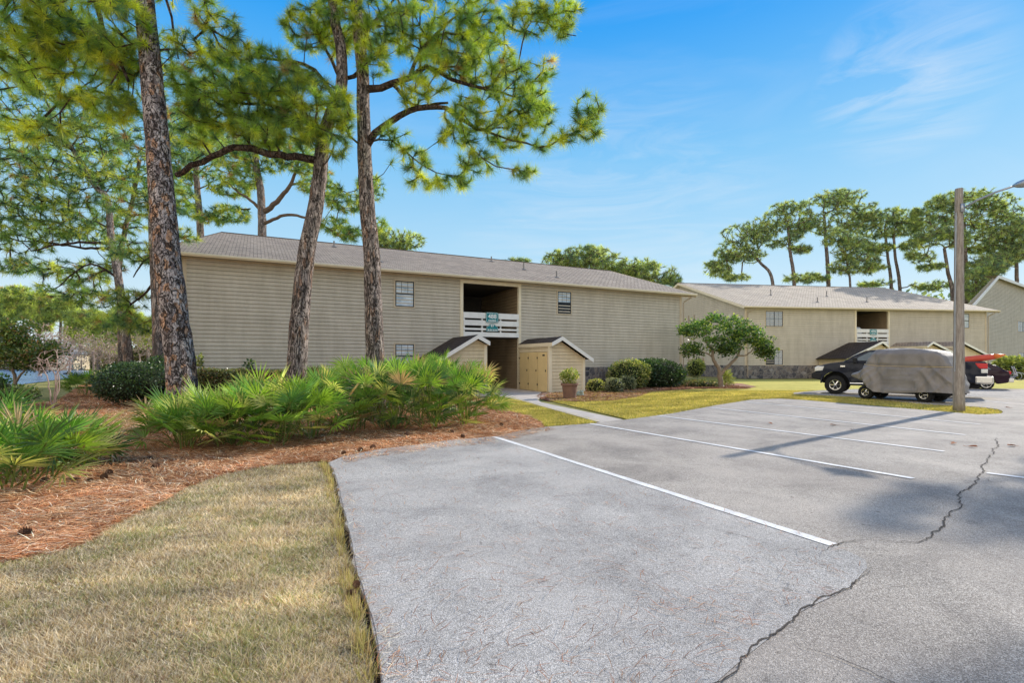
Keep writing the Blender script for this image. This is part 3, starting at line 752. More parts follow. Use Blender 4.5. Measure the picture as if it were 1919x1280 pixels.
gb,nt,out=newmat('glass_sky_painted'); cb=ramp(nt,noise(nt,coord(nt,(1,1,2)),2.2,4),[(.35,(.32,.42,.52)),(.6,(.62,.7,.78))]); pbsdf(nt,out,cb,.05,spec=.8); M['glass_sky_painted']=gb  # bright sky reflection and pale curtain painted into the pane colour
gd,nt,out=newmat('glass_dark'); pbsdf(nt,out,(.012,.014,.018),.08,spec=.25); M['glass_dark']=gd
M['blind']=simple('blind',(.62,.66,.7),.6,.05,30)

LAP=.167
def siding(mb,o,du,nn,z0,z1,xr,lap=LAP,gap=.021):
    """laps from z0 to z1 between xr(z) along du from o, facing nn (local coordinates), with a real shadow gap under each lap"""
    o=np.array(o,float);du=np.array(du,float);nn=np.array(nn,float); z=math.floor(z0/lap)*lap
    flip=np.cross(du,np.array([0,0,1.])).dot(nn)<0
    while z<z1-1e-4:
        a=max(z,z0); b=min(z+lap,z1); c=max(a,b-gap) if b<z1-1e-3 else b
        x0,x1=xr(a); w0,w1=xr(c); y0,y1=xr(b)
        if x1-x0>.01 or w1-w0>.01:
            p=lambda x,zz,off:o+du*x+nn*off+np.array([0,0,zz])
            fs=[[p(x0,a,.034),p(x1,a,.034),p(max(w0,w1),c,.012),p(w0,c,.012)],[p(x0,a,-.016),p(x1,a,-.016),p(x1,a,.034),p(x0,a,.034)]]
            if c<b: fs+=[[p(w0,c,.012),p(w1,c,.012),p(w1,c,-.016),p(w0,c,-.016)],[p(w0,c,-.016),p(w1,c,-.016),p(max(y0,y1),b,-.016),p(y0,b,-.016)]]
            for q in fs: mb.face(q[::-1] if flip else q)
        z+=lap

def window(parent,x0,x1,z0,z1,y=0,split=False,cols=3,rows=2,mats=('glass_sky_painted','glass_sky_painted')):
    fr=MB(); t=.06; yo=y-.05
    fr.box((x0-t,yo,z0-t),(x1+t,y+.02,z0)); fr.box((x0-t,yo,z1),(x1+t,y+.02,z1+t)); fr.box((x0-t,yo,z0),(x0,y+.02,z1)); fr.box((x1,yo,z0),(x1+t,y+.02,z1))
    w=fr.build('window',M['trim'],parent)
    s=MB(); m=.045; zm=(z0+z1)/2; yi=y-.012
    s.box((x0+.001,yi-.03,z0+.001),(x0+m,yi,z1-.001)); s.box((x1-m,yi-.03,z0+.001),(x1-.001,yi,z1-.001)); s.box((x0+m,yi-.03,z0+.001),(x1-m,yi,z0+m)); s.box((x0+m,yi-.03,z1-m),(x1-m,yi,z1-.001))
    if split: xm=(x0+x1)/2; s.box((xm-.03,yi-.032,z0+m),(xm+.03,yi-.002,z1-m))
    else: s.box((x0+m,yi-.032,zm-.03),(x1-m,yi-.002,zm+.03))
    s.build('sash',M['win_frame'],w)
    tm,bm_=mats
    if split:
        for c0,c1,mm in ((x0+m,(x0+x1)/2-.03,tm),((x0+x1)/2+.03,x1-m,bm_)): g=MB(); g.face([(c0,yi-.014,z0+m),(c1,yi-.014,z0+m),(c1,yi-.014,z1-m),(c0,yi-.014,z1-m)]); g.build('pane',M[mm],w)
    else:
        for c0,c1,mm in ((z0+m,zm-.025,bm_),(zm+.025,z1-m,tm)): g=MB(); g.face([(x0+m,yi-.014,c0),(x1-m,yi-.014,c0),(x1-m,yi-.014,c1),(x0+m,yi-.014,c1)]); g.build('pane',M[mm],w)
    mu=MB(); b=.009
    for i in range(1,cols): x=x0+(x1-x0)*i/cols; mu.box((x-b,yi-.022,(zm if not split else z0)+m),(x+b,yi-.016,z1-m))
    rr=rows
    for i in range(1,rr): 
        zz=(z0 if split else zm)+((z1-z0) if split else (z1-zm))*i/rr; mu.box((x0+m,yi-.0225,zz-b),(x1-m,yi-.0165,zz+b))
    mu.build('muntin',M['white' if False else 'win_frame'],w)
    return w

def text_mesh(name,cu,parent):
    t=bpy.data.objects.new('tmp_text',cu); COL.objects.link(t); bpy.context.view_layer.update()
    me=bpy.data.meshes.new_from_object(t.evaluated_get(bpy.context.evaluated_depsgraph_get())); me.name=name
    bpy.data.objects.remove(t); return link(name,me,M['letter'],parent)
def sign(root_loc,rz,x,z,w,h,big,small,arched,label,bs):
    r=empty('number_sign',root_loc,rz,label,'sign','teal number signs on the railings')
    pts=[]
    if not arched:
        c=.1*h
        for cx,cz,a0 in ((w/2-c,h/2-c,0),(-w/2+c,h/2-c,90),(-w/2+c,-h/2+c,180),(w/2-c,-h/2+c,270)):
            for j in range(5): a=math.radians(a0+j*22.5); pts.append((x+cx+c*1.4*math.cos(a),z+cz+c*1.4*math.sin(a)))
    else:
        pts=[(x-w/2,z-h/2),(x+w/2,z-h/2),(x+w/2,z),(x+w*.46,z+h*.1)]+[(x+w*.32*math.cos(a),z+h*.08+h*.42*math.sin(a)) for a in [math.radians(d) for d in range(10,171,16)]]+[(x-w*.46,z+h*.1),(x-w/2,z)]
    mb=MB(); mb.prism(pts,'y',-.14,-.105); mb.build('board',M['teal'],r)
    # pale rim line
    rim=MB(); q=[(x+(px-x)*.93,z+(pz-z)*.93) for px,pz in pts]; q2=[(x+(px-x)*.89,z+(pz-z)*.87) for px,pz in pts]
    for i in range(len(q)):
        j=(i+1)%len(q); rim.face([(q[i][0],-.1425,q[i][1]),(q[j][0],-.1425,q[j][1]),(q2[j][0],-.1425,q2[j][1]),(q2[i][0],-.1425,q2[i][1])])
    rim.build('rim',M['letter'],r)
    for txt,sz,dz in ((big,bs,(.1*h if not arched else .18*h)),(small,bs*.3 if not arched else bs*.62,-.33*h)):
        cu=bpy.data.curves.new('lettering','FONT'); cu.body=txt; cu.resolution_u=4; cu.size=sz; cu.align_x='CENTER'; cu.align_y='CENTER'; cu.extrude=.004; cu.offset=.004
        o=text_mesh('lettering',cu,r)
        o.location=(x,-.147,z+dz); o.rotation_euler=(math.pi/2,0,0)
    return r

def railing(root,x0,x1,z0,z1):
    H=z1-z0; g=MB()
    for a,b in ((.76,1.0),(.46,.68),(.27,.355),(.0,.19)): g.box((x0+.001,-.09,z0+a*H),(x1-.001,-.04,z0+b*H))
    g.box((x0+.002,-.04,z0),(x0+.09,.05,z1-.01)); g.box((x1-.09,-.04,z0),(x1-.002,.05,z1-.01))
    xm=(x0*2+x1)/3
    for xx in (xm,(x0+2*x1)/3): g.box((xx-.04,-.04,z0),(xx+.04,.04,z1-.01))
    return g.build('railing',M['white'],root)

def shed(root,fx,side,dep,wid=2.02,roofmat='roof_dark',zs=(2.43,2.7,1.62),doors=True):
    """storage shed projecting from the facade. fx: x of its inner wall; side=+1 the shed lies towards +x of fx"""
    s=side; X=lambda t: fx+s*t; zl,za,zr=zs
    fr=empty('shed',(0,0,0)); fr.parent=root
    ta=.53; te=wid+.35
    top=lambda t: (zl+(za-zl)*t/ta if t<ta else za-(za-zr)*(t-ta)/(te-ta))-.14
    w=MB()
    def xr(z):
        # x interval of front gable wall at height z, measured along +t
        a=0 if z<=top(0) else (z-top(0))/(top(ta)-top(0))*ta; b=wid if z<=top(wid) else ta+(top(ta)-z)/(top(ta)-top(te))*(te-ta)
        return (max(0,a),min(wid,b)) if b>a else (ta,ta)
    if s>0: siding(w,(fx,-dep,0),(1,0,0),(0,-1,0),ZG,top(ta),xr)
    else: siding(w,(fx,-dep,0),(1,0,0),(0,-1,0),ZG,top(ta),lambda z:(-xr(z)[1],-xr(z)[0]))
    # inner side (doors) and outer side
    siding(w,(X(0),-dep,0),(0,1,0),(-s,0,0),ZG,top(0),lambda z:(0,dep-.03))
    siding(w,(X(wid),-dep,0),(0,1,0),(s,0,0),ZG,top(wid),lambda z:(0,dep-.03))
    w.build('wall',M['siding_warm'],fr)
    for t,zt in ((0,top(0)),(wid,top(wid))):
        c=MB()
        xa,xb=(X(t)-.035,X(t)+.1) if (s>0)==(t==0) else (X(t)-.1,X(t)+.035)
        c.box((xa-.008,-dep-.042,ZG),(xb+.008,-dep+.1,zt)); c.build('corner_board',M['trim_light'],fr)
    # roof: two slopes, y from -dep-.3 to 0
    ya,yb=-dep-.32,-.03; th=.05
    for nm,(t0,z0_),(t1,z1_) in (('roof',(-.06,zl-.03),(ta,za)),('roof',(ta,za),(te,zr))):
        r=MB(); ln=math.hypot(t1-t0,z1_-z0_)
        A=(X(t0),ya,z0_+.04);B=(X(t1),ya,z1_+.04);C_=(X(t1),yb,z1_+.04);D=(X(t0),yb,z0_+.04)
        r.face([A,B,C_,D] if s>0 else [D,C_,B,A], uv=([(0,0),(0,ln),(yb-ya,ln),(yb-ya,0)] if s>0 else [(yb-ya,0),(yb-ya,ln),(0,ln),(0,0)]))
        A2,B2,C2,D2=[(p[0],p[1],p[2]-th) for p in (A,B,C_,D)]
        r.face([D2,C2,B2,A2] if s>0 else [A2,B2,C2,D2])
        for p,q,p2,q2 in ((A,B,A2,B2),(B,C_,B2,C2),(C_,D,C2,D2),(D,A,D2,A2)): r.face([p,p2,q2,q])
        r.build(nm,M[roofmat],fr)
    f=MB(); h=.19; yf=ya-.03
    P=[(-.06,zl-.03),(ta,za),(te,zr)]
    poly=[(X(t),z+.035) for t,z in P]+[(X(t),z+.035-h) for t,z in reversed(P)]
    f.prism(poly,'y',yf,ya-.002); f.build('rake_board',M['white'],fr)
    f=MB(); f.box((X(-.06)-.012,ya,zl-.18),(X(-.06)+.012,yb,zl+.0)); f.build('fascia',M['trim_light'],fr)
    if doors:
        x=X(0)-s*.03
        n=3; ys=np.linspace(-dep+.16,-.25,n+1)
        for i in range(n):
            a,b=ys[i]+.03,ys[i+1]-.03
            d=MB(); xa,xb=sorted((x,x-s*.035)); d.box((xa,a,.02),(xb,b,1.98)); dd=d.build('door',M['door_tan'],fr,bevel=.006)
            hb=MB(); hx=sorted((x-s*.036,x-s*.065)); hb.box((hx[0],a+.05,1.0),(hx[1],a+.09,1.1)); hb.build('handle',M['iron'],dd)
            for zz in (.3,1.65): hb=MB(); hb.box((hx[0],b-.03,zz),(hx[1]-.01*(s<0),b+.02,zz+.09)); hb.build('hinge',M['iron'],dd)
        t=MB(); xa,xb=sorted((x-s*.036,x-s*.042)); t.box((xa,ys[0]+.2,1.78),(xb,ys[0]+.42,1.86)); t.build('number_plate',M['iron'],fr)
    return fr

def building(name,label,P0,u,Lg,eave,ridge_s,ridge_z,t_over,ridge_t,mats,opening,windows,stone_h=1.19,depth=None,gut=True,stone=((0,None),),stairs=True,left_gable=False,vents=(),lap=LAP):
    global siding
    sid0=siding; siding=lambda *A: sid0(*A,lap,.021 if lap==LAP else .036)
    rz=math.atan2(u[1],u[0]); root=empty(name,(P0[0],P0[1],0),rz,label,'apartment building')
    depth=depth or 2*ridge_s; S,R_=mats
    ox0,ox1,oz0,oz1,ozt=opening   # opening x, rail bottom z, rail top z, opening top z
    w=MB()
    ev=eave-.02
    siding(w,(0,0,0),(1,0,0),(0,-1,0),ZG if not stone_h else stone_h,ev,lambda z:(.1,ox0-.1))
    siding(w,(0,0,0),(1,0,0),(0,-1,0),stone_h,ev,lambda z:(ox1+.1,Lg-.1))
    # end walls with gables
    def gab(z):
        if z<=ev: return (0.1,depth-.1)
        q=(z-ev)/(ridge_z-ev); return (q*ridge_s,depth-q*ridge_s)
    gz=ridge_z-.1 if left_gable else ev
    siding(w,(0,0,0),(0,1,0),(-1,0,0),stone_h,gz,gab)
    siding(w,(Lg,0,0),(0,1,0),(1,0,0),stone_h,ridge_z-.1,gab)
    # lintel over the opening is trim below
    w.build('wall',M[S],root)
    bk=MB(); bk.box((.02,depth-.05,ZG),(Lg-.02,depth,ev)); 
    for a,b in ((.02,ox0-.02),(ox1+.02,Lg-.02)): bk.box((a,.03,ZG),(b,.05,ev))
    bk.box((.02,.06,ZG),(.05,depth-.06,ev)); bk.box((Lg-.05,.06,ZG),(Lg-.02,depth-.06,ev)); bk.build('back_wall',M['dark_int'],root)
    st=MB(); st.box((-.05,-.055,ZG),(ox0-.1,.0,stone_h-.002)); st.box((ox1+.1,-.055,ZG),(Lg+.05,.0,stone_h-.002)); st.box((-.05,.0,ZG),(0,depth,stone_h-.002)); st.box((Lg,.0,ZG),(Lg+.05,depth,stone_h-.002))
    st.build('stone_base',M['stone'],root)
    a=.042
    for c0,c1,e0,e1 in ((-a,.1,-a,-.018),(Lg-.1,Lg+a,Lg+.018,Lg+a)):
        t=MB(); t.box((c0,-a,stone_h),(c1,.02,ev)); t.box((e0,.02,stone_h),(e1,.13,ev)); t.build('corner_board',M['trim'],root)
    t=MB(); t.box((ox0-.16,-.055,ZG),(ox0,.12,ozt+.0)); t.box((ox1,-.055,ZG),(ox1+.16,.12,ozt)); t.box((ox0-.16,-.058,ozt),(ox1+.16,.1,ev)); t.build('opening_trim',M['trim_light' if S=='siding' else 'trim'],root)
    # breezeway
    bz=MB(); dp=min(depth-.3,9)
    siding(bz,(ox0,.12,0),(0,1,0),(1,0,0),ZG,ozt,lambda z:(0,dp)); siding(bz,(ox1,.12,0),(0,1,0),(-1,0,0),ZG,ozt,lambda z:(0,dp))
    siding(bz,(ox0,dp,0),(1,0,0),(0,-1,0),ZG,ozt,lambda z:(0,ox1-ox0)); bz.build('breezeway_wall',M['siding_shade'],root)
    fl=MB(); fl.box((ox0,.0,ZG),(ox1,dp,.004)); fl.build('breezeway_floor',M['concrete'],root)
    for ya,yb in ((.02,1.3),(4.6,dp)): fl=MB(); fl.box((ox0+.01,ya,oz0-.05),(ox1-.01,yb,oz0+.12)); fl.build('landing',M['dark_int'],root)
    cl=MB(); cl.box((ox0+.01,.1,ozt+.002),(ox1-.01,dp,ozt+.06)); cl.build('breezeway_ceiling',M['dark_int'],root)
    if stairs:
        sr=MB(); n=14
        for i in range(n):
            y0=1.3+i*.235; z=oz0-.05-(n-i)*.0+0; zz=oz0*(1-(i+1)/(n+1)) 
            sr.box((ox0+.2,1.3+i*.235,zz-.03),(ox0+1.25,1.3+i*.235+.26,zz+.02))
        for xx in (ox0+.14,ox0+1.26): sr.prism([(1.25,oz0-.2),(1.25,oz0),(4.7,.1),(4.5,0)],'x',xx,xx+.05)
        sr.build('stairs',M['dark_int'],root)
        # a doorway wall and a small lantern
        lt=MB(); xm=(ox0+ox1)/2+.05
        lt.box((xm+.05,5.0,0),(ox1-.02,5.1,ozt-.01)); lt.build('partition_wall',M['dark_int'],root)
        lt=MB(); lt.lathe([(.0,0),(.07,.02),(.09,.16),(.05,.24),(0,.3)],8,(xm+.2,4.9,oz1+.45)); lt.build('wall_lantern',M['blind'],root)
    railing(root,ox0,ox1,oz0,oz1)
    # roof
    fo=.45; th=.16
    sl=(ridge_z-eave)/(ridge_s)
    ye=-fo; ze=eave+.02
    rt0,rt1=ridge_t
    A=(-t_over[0],ye,ze);B=(Lg+t_over[1],ye,ze);C_=(Lg+rt1,ridge_s,ridge_z);D=(rt0,ridge_s,ridge_z)
    A2=(-t_over[0],2*ridge_s+fo,ze);B2=(Lg+t_over[1],2*ridge_s+fo,ze)
    ln=math.hypot(ridge_s+fo,ridge_z-ze)
    rf=MB()
    rf.face([A,B,C_,D],uv=[(A[0],0),(B[0],0),(C_[0],ln),(D[0],ln)]); rf.face([B2,A2,D,C_],uv=[(B[0],0),(A[0],0),(D[0],ln),(C_[0],ln)])
    if abs(rt0+t_over[0])>.5: 
        l2=math.hypot(rt0+t_over[0],ridge_z-ze); rf.face([A2,A,D],uv=[(0,0),(2*ridge_s+2*fo,0),(ridge_s+fo,l2)])
    rf.build('roof',M[R_],root)
    rp=MB(); 
    for (p,q) in ((D,C_),): rp.tube([(p[0],p[1],p[2]+.0),(q[0],q[1],q[2]+.0)],.05,6)
    if abs(rt0+t_over[0])>.5: rp.tube([(A[0]+.1,A[1]+.1,A[2]+.0),(D[0],D[1],D[2])],.035,6)
    rp.build('ridge_cap',M[R_],root)
    s=MB(); s.face([(A[0],A[1],ze-.17),(B[0],B[1],ze-.17),(B[0],.03,ze-.17),(A[0],.03,ze-.17)]); s.face([(Lg,ye,ze-.172),(B[0],ye,ze-.172),(B[0],2*ridge_s,ze-.172),(Lg,2*ridge_s,ze-.172)][::1]) if False else None
    s.build('soffit',M['trim'],root)
    def rake(x0p,x1p,xin):
        r=MB()
        for (p,q) in ((A if x0p<1 else B,D if x0p<1 else C_),((A2 if x0p<1 else B2),(D if x0p<1 else C_))):
            d=.05 if x0p>1 else -.05
            P=[(p[0],p[1],p[2]+.01),(q[0],q[1],q[2]+.01),(q[0],q[1],q[2]-.24),(p[0],p[1],p[2]-.24)]
            r.face(P); r.face([(a+d*-1,b,c) for a,b,c in reversed(P)]); r.face([P[3],P[2],(P[2][0]-d,P[2][1],P[2][2]),(P[3][0]-d,P[3][1],P[3][2])])
            ww=xin
            r.face([(p[0]-d,p[1],p[2]-.2),(q[0]-d,q[1],q[2]-.2),(ww,q[1],q[2]-.2),(ww,p[1],p[2]-.2)])
        r.build('rake_board',M['trim_light'],root)
    if left_gable: rake(0,0,0)
    rake(5,5,Lg)
    if not left_gable:
        e=MB(); e.box((A[0]-.02,A[1],ze-.2),(A[0]+.02,A2[1],ze)); e.face([(A[0],0,ze-.172),(0,0,ze-.172),(0,A2[1],ze-.172),(A[0],A2[1],ze-.172)]); e.build('end_fascia',M['trim_light'],root)
    g=MB(); prof=[(ye-.11,ze-.02),(ye-.13,ze-.02),(ye-.14,ze-.08),(ye-.09,ze-.15),(ye-.0,ze-.15),(ye-.0,ze-.01),(ye-.02,ze-.01),(ye-.02,ze-.12),(ye-.08,ze-.12),(ye-.11,ze-.08)]
    g.prism(prof,'x',A[0],B[0]); g.build('gutter',M['trim_light'],root)
    for x in ((Lg+.12,) if not left_gable else (.14,Lg+.12)):
        d=MB(); yo=-.1 ; xb=x
        d.tube([(x+(.35 if x>1 else .5),ye-.06,ze-.14),(x+(.35 if x>1 else .5),ye-.05,ze-.24),(x+.1,-.16,ze-.5),(xb,yo-.02,ze-.62),(xb,yo-.02,.15),(xb+.05,yo-.12,.05)],.04,8); d.build('downspout',M['pipe'],root)
    for (x,y,h) in vents:
        z=ze+(ridge_z-ze)*(y+fo)/(ridge_s+fo)
        v=MB(); v.tube([(x,y,z-.02),(x,y,z+h)],.045,8); v.lathe([(.2,-.03),(.14,.03),(.05,.07)],10,(x,y,z)); v.build('roof_vent',M['vent'],root)
    for wd in windows: window(root,*wd)
    siding=sid0
    return root,rz

def Fx(P0,u,px): r=(px-CX)/F; return (r*P0[1]-P0[0])/(u[0]-u[1]*r)
def Fz(P0,u,t,py): return CAMH+(HZ-py)/F*(P0[1]+u[1]*t)
# --- near building
u1=(.893,.45); P1=(-13.45,20.9)
X1=lambda px:Fx(P1,u1,px); Z1=lambda px,py:Fz(P1,u1,X1(px),py)
op1=(X1(868),X1(971.5),Z1(920,631.5),Z1(920,587),Z1(920,534))
wins1=[]
for px0,px1,py0,py1,kw in ((741,776,527,575,('glass_sky_painted','glass_sky_painted')),(741,776,645,690,('glass_sky_painted','glass_sky_painted')),(1045,1070,547,588,('glass_sky_painted','glass_dark'))):
    xm=(px0+px1)/2; wins1.append((X1(px0),X1(px1),Z1(xm,py1),Z1(xm,py0),0,False,3,2,kw))
L1=X1(1276)
b1,rz1=building('apartment_building','long tan lap sided building with 488 sign behind the tall pines',P1,u1,L1,5.9,8.4,8.81,(1.1,.9),(.9,.9),('siding','roof1'),op1,wins1,
    vents=[(X1(663),6.6,.35),(X1(727),1.7,.35),(X1(1017),6.9,.35),(X1(1044),4.0,.45),(X1(1071),1.6,.4)])
shed(b1,op1[1]+.02,1,3.3); shed(b1,op1[0]-.02,-1,3.0)
sx=X1(921); loc1=(P1[0],P1[1],0)
sign(loc1,rz1,sx,Z1(921,595.5),.69,.5,'488','BUILDING',False,'teal 488 building sign on the near white railing',.33)
sign(loc1,rz1,sx,Z1(921,614),.67,.42,'97','B E F G H',True,'arched teal 97 sign under the 488 sign',.2)
# --- second building
u2=(.989,.149); P2=(21.2,46.3)
X2=lambda px:Fx(P2,u2,px); Z2=lambda px,py:Fz(P2,u2,X2(px),py)
op2=(X2(1605),X2(1664.5),Z2(1634,645),Z2(1634,617),Z2(1634,583))
wins2=[(X2(1435),X2(1467),Z2(1451,612),Z2(1451,583),0,True,4,2,('glass','glass')),(X2(1435),X2(1467),Z2(1451,684),Z2(1451,656),0,True,4,2,('glass_dark','glass')),
       (X2(1797),X2(1816),Z2(1806,614.5),Z2(1806,588),0,False,2,2),(X2(1797),X2(1817),Z2(1806,668),Z2(1806,654),0,False,2,2,('glass_dark','glass_dark'))]
L2=X2(1848)
b2,rz2=building('apartment_building','farther tan building with 470 sign behind the covered cart',P2,u2,L2,6.5,12.2,10.5,(.45,1.0),(-.45,.9),('siding','roof2'),op2,wins2,left_gable=True,stone_h=1.15,lap=.2,
    vents=[(X2(1516),5.4,.6),(X2(1562),2.0,.5),(X2(1631),5.4,.6),(X2(1668),2.6,.5)])
loc2=(P2[0],P2[1],0); sx2=X2(1635)
sign(loc2,rz2,sx2,Z2(1635,622.7),.68,.5,'470','BUILDING',False,'teal 470 building sign on the farther white railing',.33)
sign(loc2,rz2,sx2,Z2(1635,635.5),.66,.4,'96','A B C D',True,'arched teal sign under the 470 sign',.2)
chair=empty('lounge_chair',loc2,rz2,'pale chair back showing above the 470 railing','chair')
xx=X2(1622); zz=Z2(1622,617)
mb=MB(); mb.prism([(xx-.45,zz-.75),(xx+.35,zz-.75),(xx+.3,zz+.08),(xx+.1,zz+.22),(xx-.35,zz+.26)],'y',.75,.79); mb.build('backrest',M['blind'],chair,bevel=.02)
mb=MB(); mb.box((xx-.45,.79,zz-.8),(xx+.35,1.25,zz-.74)); 
for a in (-.43,.29):
    for b in (.8,1.2): mb.box((xx+a,b,op2[2]+.12),(xx+a+.04,b+.04,zz-.8))
mb.build('seat',M['blind'],chair)
# gable end of the second building: window, pipes, meter box (all parts)
gp=empty('utility_wall',(0,0,0)); gp.parent=b2
gm_=MB()
for yy in (9.2,10.4): gm_.tube([(-.08,yy,.5),(-.08,yy,6.6)],.045,6)
gm_.build('conduit',M['pipe'],gp)
gm_=MB(); gm_.box((-.25,7.2,.9),(-.01,7.9,1.9)); gm_.box((-.2,9.6,1.2),(-.01,10.0,1.8)); gm_.build('meter_box',M['pipe'],gp)
wo=empty('end_window_group',(0,0,0),-math.pi/2); wo.parent=b2
window(wo,-18.2,-17.0,1.0,2.2,-.0,False,2,2,('glass','glass_dark'))
# sheds in front of building two (drawn as one low carport-like group of sheds)
for fx,sd,dp in ((op2[1]+.3,1,3.4),(op2[0]-.3,-1,3.4)):
    shed(b2,fx,sd,dp,3.6,'roof_dark' if sd<0 else 'roof1',(2.9,3.25,1.75),doors=True)
shed(b2,X2(1722),1,3.4,3.4,'roof1',(2.9,3.3,1.9),doors=False)
# --- third building
u3=(.837,.548); P3=tuple(W(1790,0,55)[:2])
rz3=math.atan2(u3[1],u3[0]); b3=empty('apartment_building',(P3[0],P3[1],0),rz3,'gabled tan building at the right edge beyond the others','apartment building')
X3=lambda px:Fx(P3,u3,px); Z3=lambda px,py:Fz(P3,u3,X3(px),py)
xa,za=X3(1862),Z3(1862,519); xl,zl_=X3(1790),Z3(1790,594); xr_,zr_=X3(1990),Z3(1990,563)
w=MB()
def g3(z):
    zr2=zr_
    a=0.0 if z<=zl_ else (z-zl_)/(za-zl_)*(xa-xl)+0
    b=xr_-xl if z<=zr2 else (xr_-xl)-(z-zr2)/(za-zr2)*(xr_-xa)
    return (a,max(a,b))
siding(w,(xl,0,0),(1,0,0),(0,-1,0),1.15,za-.15,g3); w.build('wall',M['siding'],b3)
st=MB(); st.box((xl,-.05,ZG),(xr_,0,1.148)); st.build('stone_base',M['stone'],b3)
r=MB(); poly=[(xl-.4,zl_-.36),(xa,za+.12),(xr_+.4,zr_-.1),(xr_+.4,zr_-.4),(xa,za-.22),(xl-.4,zl_-.75)]
r.prism(poly,'y',-.55,-.48); r.build('rake_board',M['white'],b3)
r=MB(); 
r.face([(xa,-.5,za+.12),(xr_+.4,-.5,zr_-.1),(xr_+2,4,za+1.7),(xa+.3,1.2,za+.3)],uv=[(0,0),(10,0),(10,9),(0,9)]); 
r.face([(xl-.4,-.5,zl_-.36),(xa,-.5,za+.12),(xa,-.4,za+.12),(xl-.4,-.4,zl_-.36)],uv=[(0,0),(0,9),(14,9),(14,0)]); r.build('roof',M['roof2'],b3)
for a,b,c,d in ((1907,1926,603,622),(1909,1928,661,679)): window(b3,X3(a),X3(b),Z3(1915,d),Z3(1915,c),0,True,4,2,('glass','glass_dark'))
# ------------------------------------------------------------------ pole, pot, vehicles
pm,nt,out=newmat('pole_wood'); co=coord(nt,(9,9,.9)); f=noise(nt,co,3,8,.75,.5)
cc=ramp(nt,f,[(.3,(.15,.12,.095)),(.5,(.3,.26,.22)),(.72,(.48,.43,.37))]); pbsdf(nt,out,cc,.9,bump(nt,f,.7,.02),spec=.15); M['pole']=pm
M['galv']=simple('galv',(.42,.44,.46),.4,.1,8,0,.7)
M['lamp_glass']=simple('lamp_glass',(.6,.6,.55),.3,.05,8)
px_,py_,_=G(1797.5,769)
pole=empty('street_lamp',(px_,py_,0),0,'weathered wooden light pole with curved arm on the grass island','street lamp')
mb=MB(); rr=random.Random(4)
mb.tube([(rr.uniform(-.004,.004),rr.uniform(-.004,.004),z) for z in np.linspace(-.05,6.85,24)],np.linspace(.152,.1,24),20); mb.build('pole',M['pole'],pole,smooth=True)
hd=np.array([14.35,14.45,6.55])-np.array([px_,py_,0])
mb=MB(); d=unit(np.array([hd[0],hd[1],0])); s0=d*.1
arm=[s0+np.array([0,0,6.62]),s0+d*.12+np.array([0,0,6.64]),d*.6+np.array([0,0,6.78]),d*1.05+np.array([0,0,6.84]),np.array([hd[0],hd[1],6.78])-d*.1]
arm=[s0+np.array([0,0,6.2]),d*.45+np.array([0,0,6.36]),d*.9+np.array([0,0,6.47]),np.array([hd[0],hd[1],6.52])-d*.05]
mb.tube(arm,.03,8); mb.box((-.05,-.16,6.1),(.05,-.1,6.35)); mb.build('arm',M['galv'],pole,smooth=True)
mb=MB(); n=9; PP=[];RR=[]
for i in range(n):
    t=i/(n-1); PP.append(np.array([hd[0],hd[1],6.53])+d*(-.12+.72*t)+np.array([0,0,-.03*t])); RR.append(.035+.085*math.sin(math.pi*min(1,t*1.0)**.8)+.0)
mb.tube(PP,RR,12); lo=mb.build('lamp_head',M['galv'],pole,smooth=True)
mb=MB(); c0=np.array([hd[0],hd[1],6.46])+d*.32; mb.lathe([(.0,-.08),(.07,-.06),(.1,0)],14,tuple(c0)); mb.build('lens',M['lamp_glass'],lo)
mb=MB(); c0=np.array([hd[0],hd[1],6.62])+d*.2; mb.lathe([(.04,0),(.04,.08),(0,.09)],10,tuple(c0)); mb.build('photocell',M['iron'],lo)
mb=MB(); mb.tube([(-.17,-.05,1.2),(-.166,-.05,3.2),(-.13,-.05,6.1)],.012,5); mb.build('ground_wire',M['galv'],pole)

# flower pot
x,y,_=G(1068,745.5); pot=empty('flower_pot',(x,y,ZG),0,'brown tapered planter pot beside the right shed','planter')
M['clay']=simple('clay',(.21,.12,.085),.8,.15,5,.15)
mb=MB(); mb.lathe([(0,0),(.25,0),(.32,.55),(.37,.56),(.37,.65),(.32,.65),(.3,.57),(0,.57)],28); mb.build('pot',M['clay'],pot,smooth=True,bevel=.008)
mb=MB(); mb.lathe([(0,.58),(.31,.58)],20); mb.build('soil',M['soil'],pot)
YL=[(.5,.55,.12),(.25,.35,.06),(.7,.66,.3)]
shrub('potted_shrub','yellow green leafy shrub growing in the brown pot',(x,y,.88),(.37,.37,.32),750,.11,YL,(.4,.35,.25),3,ck=0)
# frog ornament
x,y,_=G(1087,741); mb=MB(); fr=empty('garden_frog',(x,y,ZG),.4,'small pale green frog ornament beside the planter pot','garden ornament')
M['frog']=simple('frog',(.3,.36,.3),.6,.2,12)
mb.lathe([(0,0),(.16,.02),(.19,.09),(.15,.17),(.07,.22),(0,.23)],16); mb.lathe([(0,0),(.09,.02),(.1,.07),(.06,.12),(0,.13)],14,(0,-.13,.13))
for sx_ in (-1,1): mb.lathe([(0,0),(.03,.01),(.03,.04),(0,.06)],8,(sx_*.05,-.16,.23)); mb.lathe([(0,0),(.07,.01),(.08,.05),(0,.1)],10,(sx_*.16,.02,0))
mb.build('body',M['frog'],fr,smooth=True)

